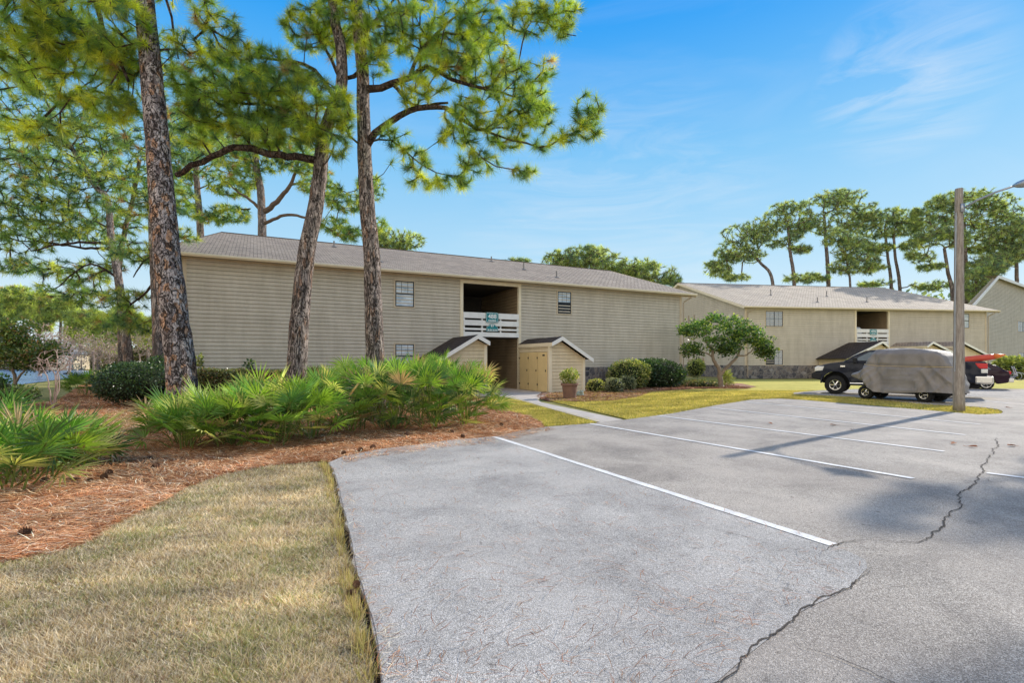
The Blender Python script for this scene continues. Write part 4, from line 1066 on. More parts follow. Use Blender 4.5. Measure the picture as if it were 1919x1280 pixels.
# cars
def paintmat(name,c,rough=.25,flake=0): 
    m,nt,out=newmat(name); f=noise(nt,coord(nt),3,4); cc=ramp(nt,f,[(.3,c),(.7,tuple(x*1.25+.002 for x in c))])
    pbsdf(nt,out,cc,.13,bump(nt,noise(nt,coord(nt),1.1,2),.5,.12),0,.3); return m
M['car_blue']=paintmat('car_blue',(.006,.009,.02)); M['car_dark']=paintmat('car_dark',(.02,.006,.014)); M['car_grey']=paintmat('car_grey',(.12,.12,.13))
M['tyre']=simple('tyre',(.02,.02,.02),.9,.2,20,.4); M['chrome']=simple('chrome',(.75,.73,.68),.18,.05,6,0,.95); M['plastic']=simple('plastic',(.02,.02,.022),.7,.1,10)
M['tint']=simple('tint',(.04,.075,.1),.05,.3,2,0,0,.9); M['red_lens']=simple('red_lens',(.6,.01,.015),.2,.1,5,0,0,.6); M['clear_lens']=simple('clear_lens',(.7,.7,.68),.15,.05,5,0,.3,.6); M['orange']=simple('orange',(.75,.2,.04),.4,.1,6)
def wheel(parent,x,y,r,wd,rimr,side,spokes=6):
    """axle along y; side=-1 means the outer face looks to -y"""
    w=empty('wheel',(x,y,r)); w.parent=parent
    t=MB(); h=wd/2; prof=[(rimr,-h*.9),(r*.9,-h),(r*.985,-h*.8),(r,-h*.4),(r,h*.4),(r*.985,h*.8),(r*.9,h),(rimr,h*.9)]
    t.lathe(prof,36,axis='y')
    for i in range(30):
        a=i/30*6.283
        for q in (-.55,.55):
            ca,sa=math.cos(a),math.sin(a); rr_=r+.004; c=(ca*rr_,q*h,sa*rr_); tx=(-sa,0,ca)
            p=[(c[0]+tx[0]*u_*.022,c[1]+v_*h*.3,c[2]+tx[2]*u_*.022) for u_,v_ in ((-1,-1),(1,-1),(1,1),(-1,1))]
            t.face(p); 
    t.build('tyre',M['tyre'],w,smooth=True)
    m=MB(); yo=side*h*.8; yi=side*h*.35
    m.lathe([(rimr*.98,side*h*.92),(rimr*.9,side*h*.9),(rimr*.84,yi),(rimr*.84,-side*h*.5)],36,axis='y')
    for i in range(spokes):
        a=i/spokes*6.283; ca,sa=math.cos(a),math.sin(a); pw=.22*rimr
        P=[]
        for rr_,ww,yy in ((.16*rimr,pw*.6,yo),(.88*rimr,pw,yi*1.3)):
            for q in (-1,1): P.append((ca*rr_-sa*q*ww*.5,yy,sa*rr_+ca*q*ww*.5))
        m.face([P[0],P[1],P[3],P[2]]); m.face([(p[0],p[1]-side*.03,p[2]) for p in (P[0],P[2],P[3],P[1])])
        m.face([P[0],P[2],(P[2][0],P[2][1]-side*.03,P[2][2]),(P[0][0],P[0][1]-side*.03,P[0][2])]); m.face([P[1],(P[1][0],P[1][1]-side*.03,P[1][2]),(P[3][0],P[3][1]-side*.03,P[3][2]),P[3]])
    m.lathe([(0,yo+side*.015),(.1*rimr,yo+side*.015),(.2*rimr,yo),(.2*rimr,yi)],16,axis='y')
    m.build('rim',M['chrome'],w)
    b=MB(); b.lathe([(0,side*h*.05),(rimr*.86,side*h*.05)],24,axis='y'); b.build('brake_disc',M['iron'],w)
    return w
def arch(xc,r,zb,n=12): return [(xc-r*math.cos(math.pi*i/n), zb+r*math.sin(math.pi*i/n)) for i in range(n+1)]
# pickup: local x along its length (front 0), +y = far side, z up
dS=np.array([.45,-.893]); dS/=np.linalg.norm(dS); rzc=math.atan2(dS[1],dS[0])
dT=np.array([.78,-.625]); dT/=np.linalg.norm(dT); rzt=math.atan2(dT[1],dT[0])
tk=empty('pickup_truck',(14.25,24.2,0),rzt,'black lifted pickup truck parked nose to the lawn behind the cart','pickup truck')
Wd=1.98; zb=.62; XF,XR=.92,4.75
low=[(.3,zb+.08)]+arch(XF,.56,.5)+[(1.55,zb-.04),(4.12,zb-.04)]+arch(XR,.56,.5)+[(5.4,zb),(6.02,zb+.05),(6.1,1.0),(6.06,1.5),(4.2,1.52),(4.0,1.5),(1.35,1.5),(1.2,1.5),(.75,1.44),(.3,1.32),(.14,1.22),(.1,1.02)]
seen=[];[seen.append(p) for p in low if not seen or abs(p[0]-seen[-1][0])+abs(p[1]-seen[-1][1])>.02]
mb=MB(); mb.prism(seen,'y',0,Wd); body=mb.build('body',M['car_blue'],tk,smooth=False,bevel=.06)
for xc in (XF,XR):
    f=MB(); o_=arch(xc,.6,.52); i_=arch(xc,.545,.5); f.prism(o_+i_[::-1],'y',-.04,.03); f.build('fender_flare',M['car_blue'],tk,bevel=.012)
    f=MB(); f.prism(arch(xc,.55,.5),'y',.42,.47); f.build('wheel_well',M['plastic'],tk)
cab0=[(1.2,1.48),(1.75,1.84),(2.15,2.0),(2.6,2.05),(3.8,2.04),(4.02,1.96),(4.12,1.5)]
def loft(prof,inset0,inset1,zlo,zhi,name,mat,parent,y0=0,y1=Wd,bevel=.04):
    m=MB(); ins=lambda z: inset0+(inset1-inset0)*max(0,min(1,(z-zlo)/(zhi-zlo)))
    A=[(x,y0+ins(z),z) for x,z in prof]; B=[(x,y1-ins(z),z) for x,z in prof]; n=len(prof)
    m.face(A); m.face(B[::-1])
    for i in range(n): j=(i+1)%n; m.face([A[j],A[i],B[i],B[j]])
    return m.build(name,mat,parent,bevel=bevel,smooth=False)
cab=loft(cab0,.05,.24,1.5,2.05,'cab',M['car_blue'],tk)
def sideglass(pts,parent,inset0=.05,inset1=.24,zlo=1.5,zhi=2.05,off=-.012,name='side_window'):
    ins=lambda z: inset0+(inset1-inset0)*(z-zlo)/(zhi-zlo)
    m=MB(); m.face([(x,ins(z)+off,z) for x,z in pts]); m.build(name,M['tint'],parent)
    m=MB(); m.face([(x,Wd-ins(z)-off,z) for x,z in reversed(pts)]); m.build(name,M['tint'],parent)
sideglass([(1.55,1.55),(2.75,1.55),(2.75,1.97),(2.2,1.93)],tk); sideglass([(2.84,1.55),(3.85,1.55),(3.8,1.93),(2.84,1.97)],tk)
m=MB(); m.face([(1.3,.12,1.56),(2.12,.28,1.99),(2.12,Wd-.28,1.99),(1.3,Wd-.12,1.56)][::-1]); wsd=m.build('windshield',M['tint'],tk); wsd.location=(-.03,0,.035)
for yy in (-.2,Wd+.02):
    m=MB(); m.box((1.6,yy,1.42),(1.78,yy+.18,1.7)); m.build('side_mirror',M['plastic'],tk,bevel=.05)
for y0,y1 in ((-.008,.3),(Wd-.3,Wd+.008)):
    m=MB(); m.prism([(.1,1.05),(.42,1.08),(.5,1.3),(.2,1.3),(.08,1.2)],'y',y0,y1); m.build('headlight',M['clear_lens'],tk,bevel=.03)
m=MB(); m.box((.04,.34,.9),(.16,Wd-.34,1.24)); m.build('grille',M['chrome'],tk,bevel=.02)
m=MB(); m.prism([(-.04,.72),(.33,.64),(.4,.98),(.08,1.02),(-.04,.95)],'y',-.02,Wd+.02); m.build('front_bumper',M['plastic'],tk,bevel=.05)
m=MB(); m.tube([(1.5,-.1,.52),(4.1,-.1,.52)],.045,8); m.tube([(1.7,-.1,.52),(1.7,.3,.62)],.025,6); m.tube([(3.9,-.1,.52),(3.9,.3,.62)],.025,6); m.build('side_step',M['chrome'],tk)
m=MB(); m.box((.6,.45,.4),(5.9,Wd-.45,.6)); m.build('chassis',M['plastic'],tk)
m=MB(); m.box((5.72,-.03,.6),(6.28,Wd+.03,.92)); m.build('rear_bumper',M['chrome'],tk,bevel=.06)
for yy in (0,1):
    a_,b_=(-.014,.2) if yy==0 else (Wd-.2,Wd+.014)
    m=MB(); m.prism([(5.72,1.45),(6.1,1.43),(6.1,1.22),(5.86,1.22),(5.78,1.32)],'y',a_,b_); m.build('tail_light',M['red_lens'],tk,bevel=.02)
    m=MB(); m.box((5.9,a_-.001,1.04),(6.105,b_+.001,1.205)); m.build('reversing_light',M['clear_lens'],tk,bevel=.02)
for x0 in (2.55,3.65): m=MB(); m.box((x0,-.03,1.3),(x0+.16,-.008,1.335)); m.build('door_handle',M['chrome'],tk)
m=MB()
for x0 in (1.52,2.79,3.95): m.box((x0,-.004,.62),(x0+.012,.004,1.5))
m.build('door_seam',M['plastic'],tk)
m=MB(); m.box((1.12,-.008,1.26),(1.3,-.002,1.33)); m.build('badge',M['chrome'],tk)
cu=bpy.data.curves.new('door_lettering','FONT'); cu.body='TUNDRA'; cu.size=.12; cu.extrude=.003; cu.offset=.002
o=text_mesh('door_lettering',cu,tk); o.location=(1.72,-.012,.88); o.rotation_euler=(math.pi/2,0,0)
for x in (XF,XR):
    for yy,sd in ((.12,-1),(Wd-.12,1)): wheel(tk,x,yy,.43,.3,.24,sd,6)

# golf cart under a cover
ct=empty('golf_cart',(14.08,20.98,0),rzc,'golf cart under a grey fitted cover tied with a cord','golf cart')
cm,nt,out=newmat('cover_cloth'); co=coord(nt); f=noise(nt,co,.9,5,.6); st=noise(nt,coord(nt,(1.5,1.5,.6)),1.3,5,.55,2.2)
cc=ramp(nt,f,[(.3,(.21,.19,.175)),(.7,(.275,.25,.23))]); cc=mixc(nt,1.0,cc,ramp(nt,st,[(.3,(.88,.87,.87)),(.6,(1.04,1.04,1.04))]),'MULTIPLY')
pbsdf(nt,out,cc,.6,bump(nt,st,.6,.06),spec=.3); M['cover']=cm
x0z=[(.3,.35),(.55,-.08),(.72,-.13),(1.1,.22),(1.5,.42),(1.85,.55),(1.97,.7)]
x1z=[(.3,3.35),(1.2,3.22),(1.7,3.0),(1.88,2.82),(1.97,2.5)]
def ip(tb,z):
    for (a,b),(c,d) in zip(tb[:-1],tb[1:]):
        if z<=c: return b+(d-b)*max(0,(z-a))/(c-a)
    return tb[-1][1]
nl,nk=46,220; V=np.zeros((nl,nk,3)); rg=np.random.default_rng(2); ph=rg.uniform(0,6.28,12)
for i in range(nl):
    s=i/(nl-1)
    for j in range(nk):
        a=j/nk*2*math.pi
        zt=.34+(1.97-.34)*s
        xa_,xb_=ip(x0z,zt),ip(x1z,zt); cx_=(xa_+xb_)/2; hw=(xb_-xa_)/2; wy=.64 if zt<1.8 else .64-.14*((zt-1.8)/.17)
        ca,sa=math.cos(a),math.sin(a); e=5.5
        rx=math.copysign(abs(ca)**(2/e),ca); ry=math.copysign(abs(sa)**(2/e),sa)
        x=cx_+hw*rx; yv=.62+wy*ry; z=zt
        hem=.0
        if x<.85: hem=.36*min(1,(.85-x)/.9)**.7
        hem+= .05*math.sin(x*2.2+ph[0])
        z=zt+hem*(1-s)**1.5
        fold=(math.sin(x*7+z*2.1+ph[1])*.5+math.sin(x*13-z*3+ph[2])*.3+math.sin((x+yv)*21+z*4+ph[3])*.18)*(1-s**3)*.075+math.sin(x*3.1-z*2.6+ph[5])*.035*(1-s)+abs(math.sin(x*4.3+z*1.2+ph[6]))*.085*(1-s)**.6
        ridge=lambda q,w: max(0,1-abs(((q+w)%(2*w))-w)/w*1.6)**2
        px0=x-1.7; ang=math.atan2(px0,2.35-zt)
        fold+=.07*ridge(ang*3.0+.4,.33)*(1-s)**.5*math.sin(min(1,max(0,s+.25))*math.pi)+.05*ridge(x*1.0-zt*.8+.2,.27)*(1-s**2)+.04*ridge(x*1.3+zt*1.1,.31)*(1-s**2)
        sw=1 if zt<1.3 else .7
        pinch=-.05*math.exp(-((zt-1.32-.05*math.sin(x*1.6))/.05)**2)
        V[i,j]=(x+fold*.5*rx, yv+(fold*sw+pinch+.1*(1-s)**2*abs(ry))*np.sign(ry)*abs(ry)**2, z-(.02*math.cos(x*5) if s>.95 else 0))
idx=np.arange(nl*nk).reshape(nl,nk); nx=np.roll(idx,-1,1); Q=np.stack([idx[:-1],nx[:-1],nx[1:],idx[1:]],-1).reshape(-1,4)
top=V[-1].copy(); ctr=top.mean(0); VV=[V.reshape(-1,3)]; rows=6; prev=idx[-1]; off=nl*nk; FQ=[Q]
for r_ in range(1,rows+1):
    k=1-r_/rows*.98; ring=ctr+(top-ctr)*k; ring[:,2]=top[:,2]+.045*math.sin(math.pi/2*r_/rows)+.012*np.sin(ring[:,0]*6); VV.append(ring); ci=np.arange(nk)+off; off+=nk
    FQ.append(np.stack([prev,np.roll(prev,-1),np.roll(ci,-1),ci],-1)); prev=ci
np_mesh('cover',np.concatenate(VV),np.concatenate(FQ),M['cover'],ct,smooth=True)
m=MB(); cord=[]
for j in range(0,nk+1,2):
    jj=j%nk; i=int((1.32-.34)/(1.97-.34)*(nl-1)); p=V[i,jj]; c0=np.array([1.6,.62,p[2]]); dd=p-c0; cord.append(p+dd/np.linalg.norm(dd)*.015+np.array([0,0,.02*math.sin(p[0]*1.5)]))
m.tube(cord,.011,5,cap=False); M['cord']=simple('cord',(.5,.38,.2),.8,.1,9); m.build('cord',M['cord'],ct)
for x in (.4,2.42):
    for yy,sd in ((.12,-1),(1.12,1)): wheel(ct,x,yy,.27,.22,.145,sd,5)
m=MB(); m.box((.1,.25,.26),(3.1,1.0,.4)); m.box((2.2,.2,.3),(3.3,1.05,.44)); m.build('chassis',M['plastic'],ct)

# red-orange kayak in the truck bed
M['kayak']=simple('kayak',(.62,.09,.05),.4,.12,3); 
ky=empty('kayak',(14.25,24.2,0),rzt,'red and orange kayak sticking up from the pickup bed','kayak')
m=MB(); n=14; PP=[];R_=[]
for i in range(n):
    t=i/(n-1); PP.append((4.15+2.25*t,.9,1.32+.4*t)); R_.append(.03+.13*math.sin(math.pi*(.1+.75*t))**.7)
m.tube(PP,R_,14); m.build('hull',M['kayak'],ky,smooth=True)
m=MB(); m.tube([(6.36,.9,1.715),(6.5,.9,1.74),(6.7,.9,1.78)],[.115,.085,.02],12); m.build('bow_cap',M['orange'],ky,smooth=True)

# dark hatchback beyond
cr=empty('hatchback_car',(22.9,29.75,0),rzt,'dark maroon hatchback with a rack, parked beyond the pickup','car')
pr=[(.1,.35)]+arch(.85,.36,.34)+[(1.3,.25),(3.0,.25)]+arch(3.5,.36,.34)+[(3.95,.3),(4.35,.38),(4.45,.75),(4.38,1.0),(4.0,1.05),(1.3,1.0),(.5,.85),(.08,.68)]
seen=[];[seen.append(p) for p in pr if not seen or abs(p[0]-seen[-1][0])+abs(p[1]-seen[-1][1])>.02]
m=MB(); m.prism(seen,'y',0,1.8); m.build('body',M['car_dark'],cr,bevel=.06)
loft([(1.1,.98),(1.9,1.42),(2.4,1.5),(3.3,1.48),(3.9,1.3),(4.3,1.02)],.05,.26,.98,1.48,'cab',M['car_dark'],cr,0,1.8)
m=MB(); m.face([(3.38,.27,1.49),(4.26,.12,1.06),(4.26,1.68,1.06),(3.38,1.53,1.49)]); rw=m.build('rear_window',M['tint'],cr); rw.location=(.02,0,.02)
m=MB(); m.face([(1.7,.11,1.08),(2.6,.11,1.08),(2.6,.22,1.42),(2.0,.22,1.38)]); m.face([(2.7,.11,1.08),(3.7,.11,1.08),(3.4,.22,1.4),(2.7,.22,1.42)]); sw_=m.build('side_window',M['tint'],cr); sw_.location=(0,-.02,0)
for yy in (.02,1.42): m=MB(); m.box((4.3,yy,.82),(4.47,yy+.36,1.0)); m.build('tail_light',M['red_lens'],cr,bevel=.03)
m=MB(); m.box((4.35,.02,.4),(4.58,1.78,.62)); m.build('rear_bumper',M['chrome'],cr,bevel=.04)
m=MB(); m.box((4.48,.65,.7),(4.5,1.15,.82)); m.build('number_plate',M['letter'],cr)
m=MB(); 
for yy in (.5,1.3): m.tube([(4.5,yy,.6),(4.75,yy,.75),(4.6,yy,1.25)],.03,6)
m.tube([(4.72,.2,.8),(4.72,1.6,.8)],.03,6); m.tube([(4.66,.2,1.1),(4.66,1.6,1.1)],.025,6)
for zz in (.78,): 
    m.lathe([(.2,-.01),(.22,.0),(.2,.01)],20,(4.8,.25,.72),axis='y'); m.lathe([(.2,-.01),(.22,.0),(.2,.01)],20,(4.8,1.35,.72),axis='y')
m.build('carrier_rack',M['galv'],cr)
for x in (.85,3.5):
    for yy,sd in ((.1,-1),(1.7,1)): wheel(cr,x,yy,.32,.2,.23,sd,5)
# ------------------------------------------------------------------ plants
def at(px,Y): return (px-CX)/F*Y
PG='saw palmettos in the pine straw bed'
pl=[ # px, Y, rad, h, leaves, label
 (10,6.0,.7,.78,34,'palmetto at the left photo edge nearest the camera'),
 (75,6.5,.75,.85,40,'palmetto with bright fronds reaching right over open straw, left clump'),
 (125,7.1,.5,.72,28,'smaller palmetto at the right end of the left clump'),
 (-60,7.4,.9,.95,34,'palmetto half cut by the left photo edge'),
 (350,8.9,.75,.75,44,'low spreading palmetto in front of the thick left pine'),
 (335,10.0,.6,.9,30,'palmetto left of the thick left pine'),
 (435,9.1,.85,1.0,50,'palmetto right of the thick left pine'),
 (520,9.3,.9,1.15,52,'palmetto in front of the leaning middle pine'),
 (585,9.9,.75,1.15,44,'palmetto at the right foot of the leaning middle pine'),
 (470,10.6,.85,1.2,42,'palmetto behind the middle clump by the trimmed hedge'),
 (655,11.0,.9,1.35,48,'palmetto left of the straight right pine'),
 (735,11.2,.95,1.45,52,'palmetto in front of the straight right pine'),
 (815,11.6,.9,1.45,52,'tall palmetto below the left shed roof'),
 (872,12.2,.8,1.3,48,'rightmost palmetto beside the lawn wedge'),
 (700,13.2,1.0,1.6,50,'palmetto behind the straight right pine'),
 (785,13.4,1.0,1.68,52,'tallest palmetto, in front of the left shed'),
 (645,13.4,.85,1.45,38,'palmetto at the back between the two slim pines'),
 (855,13.8,.8,1.5,42,'palmetto at the corner of the left shed'),
 (165,22.5,.95,.95,30,'far palmetto nearest the pond, left of the dark hedge'),
 (205,24.0,.9,1.0,30,'far palmetto at the foot of the leaning background pines'),
 (225,22.6,.9,.85,24,'far palmetto touching the dark round hedge'),
]
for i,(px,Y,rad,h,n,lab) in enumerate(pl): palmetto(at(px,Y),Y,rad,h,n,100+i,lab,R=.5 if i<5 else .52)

# --- foreground pines
def TW(l,Y): return [W(px,py,Y+(dy[0] if dy else 0)) for px,py,*dy in l]
FP='tall pines in the palmetto bed'
T1=[W(352,808,11)]+TW([(343,735),(338,673),(323,560),(312,460),(301,330),(288,180),(271,0),(262,-120),(258,-260),(262,-380)],11)
T1[0][2]=-.05
bl=[(W(px,py,Y),(rx,rd,rz),n) for px,py,Y,rx,rd,rz,n in [
  (70,45,11,1.0,1.0,.55,75),(160,95,11.4,.95,.9,.5,70),(225,40,10.6,.6,.8,.6,45),(25,110,11.8,.8,.8,.35,50),(110,165,11.8,.8,.8,.3,45),
  (205,190,11.6,.55,.6,.4,40),(150,15,10.8,1.1,1,.4,60),(15,20,11,.9,.9,.5,50),(60,240,12,.8,.6,.22,30),(215,110,11.2,.5,.6,.4,40),
  (395,30,10.6,.5,.6,.35,16),(430,75,10.6,.35,.4,.3,9),(350,90,11,.3,.4,.35,8),
  (200,-140,11,2.2,2.2,.8,120),(330,-260,11.5,2.4,2.4,.9,120),(100,-240,11,2,2,.8,90),(260,-400,11,2.2,2.2,.9,110)]]
l1=[([W(270,-60,11),W(200,-60,10.8),W(180,0,10.8),W(195,60,10.9),W(225,110,11),W(240,150,11.1)],.07,.03),
    ([W(268,-90,11),W(160,-90,11),W(90,-40,11.1),W(85,30,11.3),W(98,75,11.5),W(65,110,11.7),W(40,130,11.8)],.075,.025),
    ([W(282,-20,11),W(315,0,10.9),W(325,60,10.9),W(335,110,11)],.035,.014)]
pine('pine_tree','thick trunked pine with flaky orange brown bark, leftmost of the near three',FP,T1,.305,.13,l1,bl,1,ntuft=84,R=.28,wid=.0088,barkmat='bark_red',allowz=6.5,pw=(.33,.34,.2,.115,.015),flare=1.12,spread=.62,dens=1.75,tip=.011)
T2=[W(553,790,13.3)]+TW([(556,712),(563,589),(575,476),(594,375),(603,300),(606,260),(622,210),(640,165),(640,100),(625,20),(615,-80)],13.3)
T2[0][2]=-.05
l2=[([W(603,300,13.3),W(589,298,13.2),W(555,293,13),W(525,291,12.9),W(490,283,12.8),W(457,276,12.8),W(425,282,12.8),W(397,291,12.8),W(360,311,12.8),W(332,330,12.9)],.1,.065),
    ([W(604,262,13.3),W(570,220,13),W(520,200,12.8),W(450,190,12.8)],.07,.03),([W(630,185,13.3),W(590,130,13),W(520,110,12.9),W(450,110,12.8)],.06,.025)]
b2l=[(W(px,py,Y),(rx,rd,rz),n) for px,py,Y,rx,rd,rz,n in [
  (600,200,13,.7,.9,.7,60),(545,180,13,.85,.9,.75,80),(480,190,12.8,.8,.9,.7,80),(415,195,12.8,.75,.8,.65,65),(370,235,12.8,.5,.7,.5,35),
  (440,125,13,.8,.9,.5,55),(520,130,13,.6,.8,.4,40),(560,245,12.8,.6,.6,.35,35),(480,250,12.7,.7,.6,.3,35),(360,160,13,.45,.6,.45,25),(640,200,12.7,.4,.4,.4,20),(630,270,12.6,.3,.3,.3,10),
  (610,60,13.5,.8,.9,.5,25),(600,-80,13,1.6,1.6,.7,60)]]
pine('pine_tree','pine leaning right with a long bare limb reaching left, middle of the near three',FP,T2,.275,.1,l2,b2l,2,ntuft=84,R=.29,wid=.0088,allowz=5.5,pw=(.2,.38,.28,.125,.015),spread=.62,dens=1.75,tip=.011)
T3=[W(706,775,13.5)]+TW([(704,705),(701,589),(697,476),(688,375),(684,300),(683,258),(681,190),(680,130),(672,60),(668,0),(665,-100),(670,-200)],13.5)
T3[0][2]=-.05
l3=[([W(684,268,13.5),W(705,250,13.4),W(735,225,13.3),W(765,210,13.2),W(800,200,13.1),W(835,205,13),W(880,232,12.9),W(905,245,12.9),W(930,240,12.8)],.1,.03),
    ([W(682,175,13.5),W(700,165,13.4),W(735,157,13.2),W(770,145,13.1),W(800,125,13),W(850,148,12.9),W(910,165,12.8),W(960,180,12.7)],.105,.025),
    ([W(735,157,13.2),W(760,185,13.3),W(790,198,13.4),W(840,190,13.5)],.05,.03),
    ([W(681,140,13.5),W(640,150,13.7),W(620,110,13.9),W(590,60,14),W(570,20,14)],.06,.025),
    ([W(770,145,13.1),W(790,90,13.2),W(830,50,13.3),W(870,20,13.3)],.05,.02),
    ([W(676,90,13.5),W(700,40,13.6),W(740,0,13.7)],.055,.025),
    ([W(950,182,12.7),W(985,60,12.6),W(1005,42,12.5),W(1050,55,12.4),W(1080,65,12.3)],.02,.01),
    ([W(860,225,12.9),W(885,280,12.8),W(930,310,12.7),W(985,320,12.6)],.025,.01),
    ([W(905,245,12.9),W(960,262,12.7),W(1010,275,12.5),W(1050,262,12.4),W(1100,225,12.2)],.03,.012),
    ([W(690,270,13.4),W(735,262,13.2),W(790,310,13),W(835,330,12.9)],.025,.012)]
b3l=[(W(px,py,Y),(rx,rd,rz),n) for px,py,Y,rx,rd,rz,n in [
  (1105,205,12.3,.35,.45,.42,20),(1085,245,12.3,.5,.5,.2,16),(1025,125,12.5,.22,.3,.32,6),(975,175,12.7,.75,.8,.7,60),(1005,215,12.6,.5,.6,.4,28),(915,120,12.9,.8,.9,.6,60),
  (850,70,13.2,.8,.9,.6,60),(900,40,13.2,.7,.8,.4,40),(985,35,12.5,.7,.5,.35,34),(1050,20,12.4,.55,.5,.25,20),(1060,55,12.4,.35,.3,.15,8),
  (780,60,13.3,.8,.9,.55,60),(710,50,13.6,.8,.9,.55,55),(640,45,14,.9,.9,.5,60),(580,55,14,.7,.8,.45,40),(830,130,13.1,.7,.8,.4,40),(780,170,13,.4,.6,.4,22),(700,110,13.3,.5,.6,.4,26),
  (880,215,12.9,.8,.7,.35,40),(950,250,12.7,.6,.6,.28,26),(900,300,12.7,.6,.5,.28,20),(985,325,12.6,.35,.3,.15,9),(850,340,12.8,.5,.4,.16,14),(860,260,12.8,.5,.4,.25,14),
  (770,300,13,.5,.5,.3,18),(800,340,12.9,.5,.4,.12,10),(740,250,13.1,.4,.4,.3,10),(650,230,13,.3,.3,.3,8),(1030,270,12.5,.4,.4,.15,8),
  (720,-80,13.5,2,2,.8,80),(850,-70,13.2,1.6,1.6,.6,60),(600,-90,14,1.6,1.6,.6,60),(700,-220,13.5,2,2,.8,70)]]
pine('pine_tree','straight slim pine with wide branches over the roof, rightmost of the near three',FP,T3,.26,.11,l3,b3l,3,ntuft=84,R=.28,wid=.0088,allowz=5,pw=(.3,.34,.23,.115,.015),sag=.14,spread=.62,dens=1.75,tip=.011)
# hanging pine cones in the right pine are part of its crown texture

# --- mid pines left
MP='pines between the beds and the pond'
def bt(l,Yd=0): return [(W(px,py,Y+Yd),(rx,rd,rz),n) for px,py,Y,rx,rd,rz,n in l]
mid_pal=[(.44,.48,.1),(.22,.34,.09),(.11,.21,.1),(.06,.14,.1),(.42,.27,.13)]
T4=[W(246,740,28)]+TW([(243,690),(232,600),(222,520),(209,448),(202,375),(180,350),(150,300),(110,240)],28)
pine('pine_tree','background pine leaning left with layered limbs over the pond',MP,T4,.26,.1,
  [([W(209,455,28),W(150,455,27.5),(W(100,460,27.2)),W(60,470,27)],.08,.03),([W(212,470,28),W(160,465,28.5),W(90,455,29),W(20,450,29)],.08,.03),([W(222,520,28),W(170,495,27.5),W(130,520,27),W(100,545,27)],.07,.02)],
  bt([(60,190,28,2.8,2.5,1.0,130),(150,250,28,2.4,2.2,.9,110),(20,260,28,2.5,2.2,.8,90),(90,320,28,2.8,2.2,.7,110),(190,320,28,1.6,1.8,.9,60),(40,395,28,2.4,2,.5,70),(130,425,28,2.0,2,.5,60),(20,455,28,1.8,2,.45,45),(90,500,27,1.8,1.4,.5,45),(60,430,28.5,2.2,1.8,.5,60),(150,520,28,1.4,1.2,.5,40),(20,370,28.5,2,1.8,.7,60),(170,395,28.5,1.8,1.8,.6,50),(110,365,28,2.2,1.8,.6,60),(20,500,29,1.4,1.2,.4,30),(170,560,28,1.2,1.2,.5,30),(120,545,27,1.6,1.2,.4,35),(200,240,28,1.5,1.5,.8,50),(60,100,29,2.5,2,1,60)]),
  4,dens=1.5,ntuft=34,R=.42,wid=.026,barkmat='bark_far',allowz=6,pal=mid_pal,pw=(.26,.34,.24,.13,.03),step=.6,tip=.016)
T5=[W(229,735,31)]+TW([(228,660),(226,560),(224,500),(235,430),(250,370),(262,300)],31)
pine('pine_tree','slim background pine standing just left of the leaning one',MP,T5,.2,.1,(),
  bt([(260,300,31,1.6,1.6,1.2,60),(235,350,31,1.6,1.6,.9,50),(300,340,31,1.4,1.4,.8,40),(250,420,31,1.5,1.4,.6,40),(180,440,31,1.3,1.2,.5,30),(190,500,31,1.3,1.2,.5,30),(262,480,31,1.2,1.2,.5,30),(150,300,32,2,2,1,60),(40,310,32,2.4,2,1,60)]),
  5,dens=1.5,ntuft=30,R=.42,wid=.028,barkmat='bark_far',allowz=7,pal=mid_pal,pw=(.3,.3,.25,.12,.03),step=.6,tip=.016)
T6=[W(301,745,20)]+TW([(301,690),(298,600),(293,500),(290,440),(288,380),(285,300),(280,200),(285,100)],20)
pine('pine_tree','dark pine half hidden directly behind the thick left trunk',MP,T6,.26,.12,
  [([W(296,470,20),W(270,490,20.5),W(250,520,21)],.06,.02),([W(297,520,20),W(268,555,20.5),W(240,575,21)],.06,.03)],
  bt([(250,470,20,1.0,1,.5,45),(235,560,21,.9,.9,.45,40),(225,600,21,.8,.8,.35,30),(258,610,21,.6,.8,.35,22),(320,170,20,1.5,1.5,.9,80),(260,250,20,1.2,1.3,.8,60),(350,260,20,1.2,1.3,.8,60),(330,370,20,.8,.9,.5,35),(240,380,20,1.1,1,.6,50),(360,110,20,1.4,1.4,.8,60),(340,440,20,.6,.6,.25,16)]),
  6,dens=1.4,ntuft=40,R=.36,wid=.018,barkmat='bark_far',allowz=3,pal=mid_pal,pw=(.22,.34,.27,.14,.03),step=.5,tip=.01)
# behind the near building, left part
BP='pines rising behind the 488 building'
pine('pine_tree','pine behind the roof between the thick trunk and the leaning pine',BP,[W(378,690,44)]+TW([(377,560),(376,440),(374,400),(370,350),(368,310),(372,270)],44),.4,.2,
  [([W(376,420,44),W(400,400,43.5),W(430,392,43),W(470,392,43)],.16,.06),([W(374,395,44),W(350,375,44),W(338,350,44)],.14,.06)],
  bt([(360,300,44,2.4,2.5,1.4,80),(400,260,44,2.6,2.5,1.5,90),(340,240,44,2.2,2.2,1.4,60),(430,350,44,1.8,2,.7,50),(350,390,44,1.2,1.4,.6,26),(430,400,43,1.8,1.6,.7,45),(395,410,43,1.3,1.3,.4,24),(330,330,44,1.4,1.4,.8,36)]),
  7,dens=2.1,ntuft=30,R=.55,wid=.04,barkmat='bark_far',allowz=10,pal=mid_pal,step=.8,tip=.018,pw=(.3,.34,.22,.11,.03))
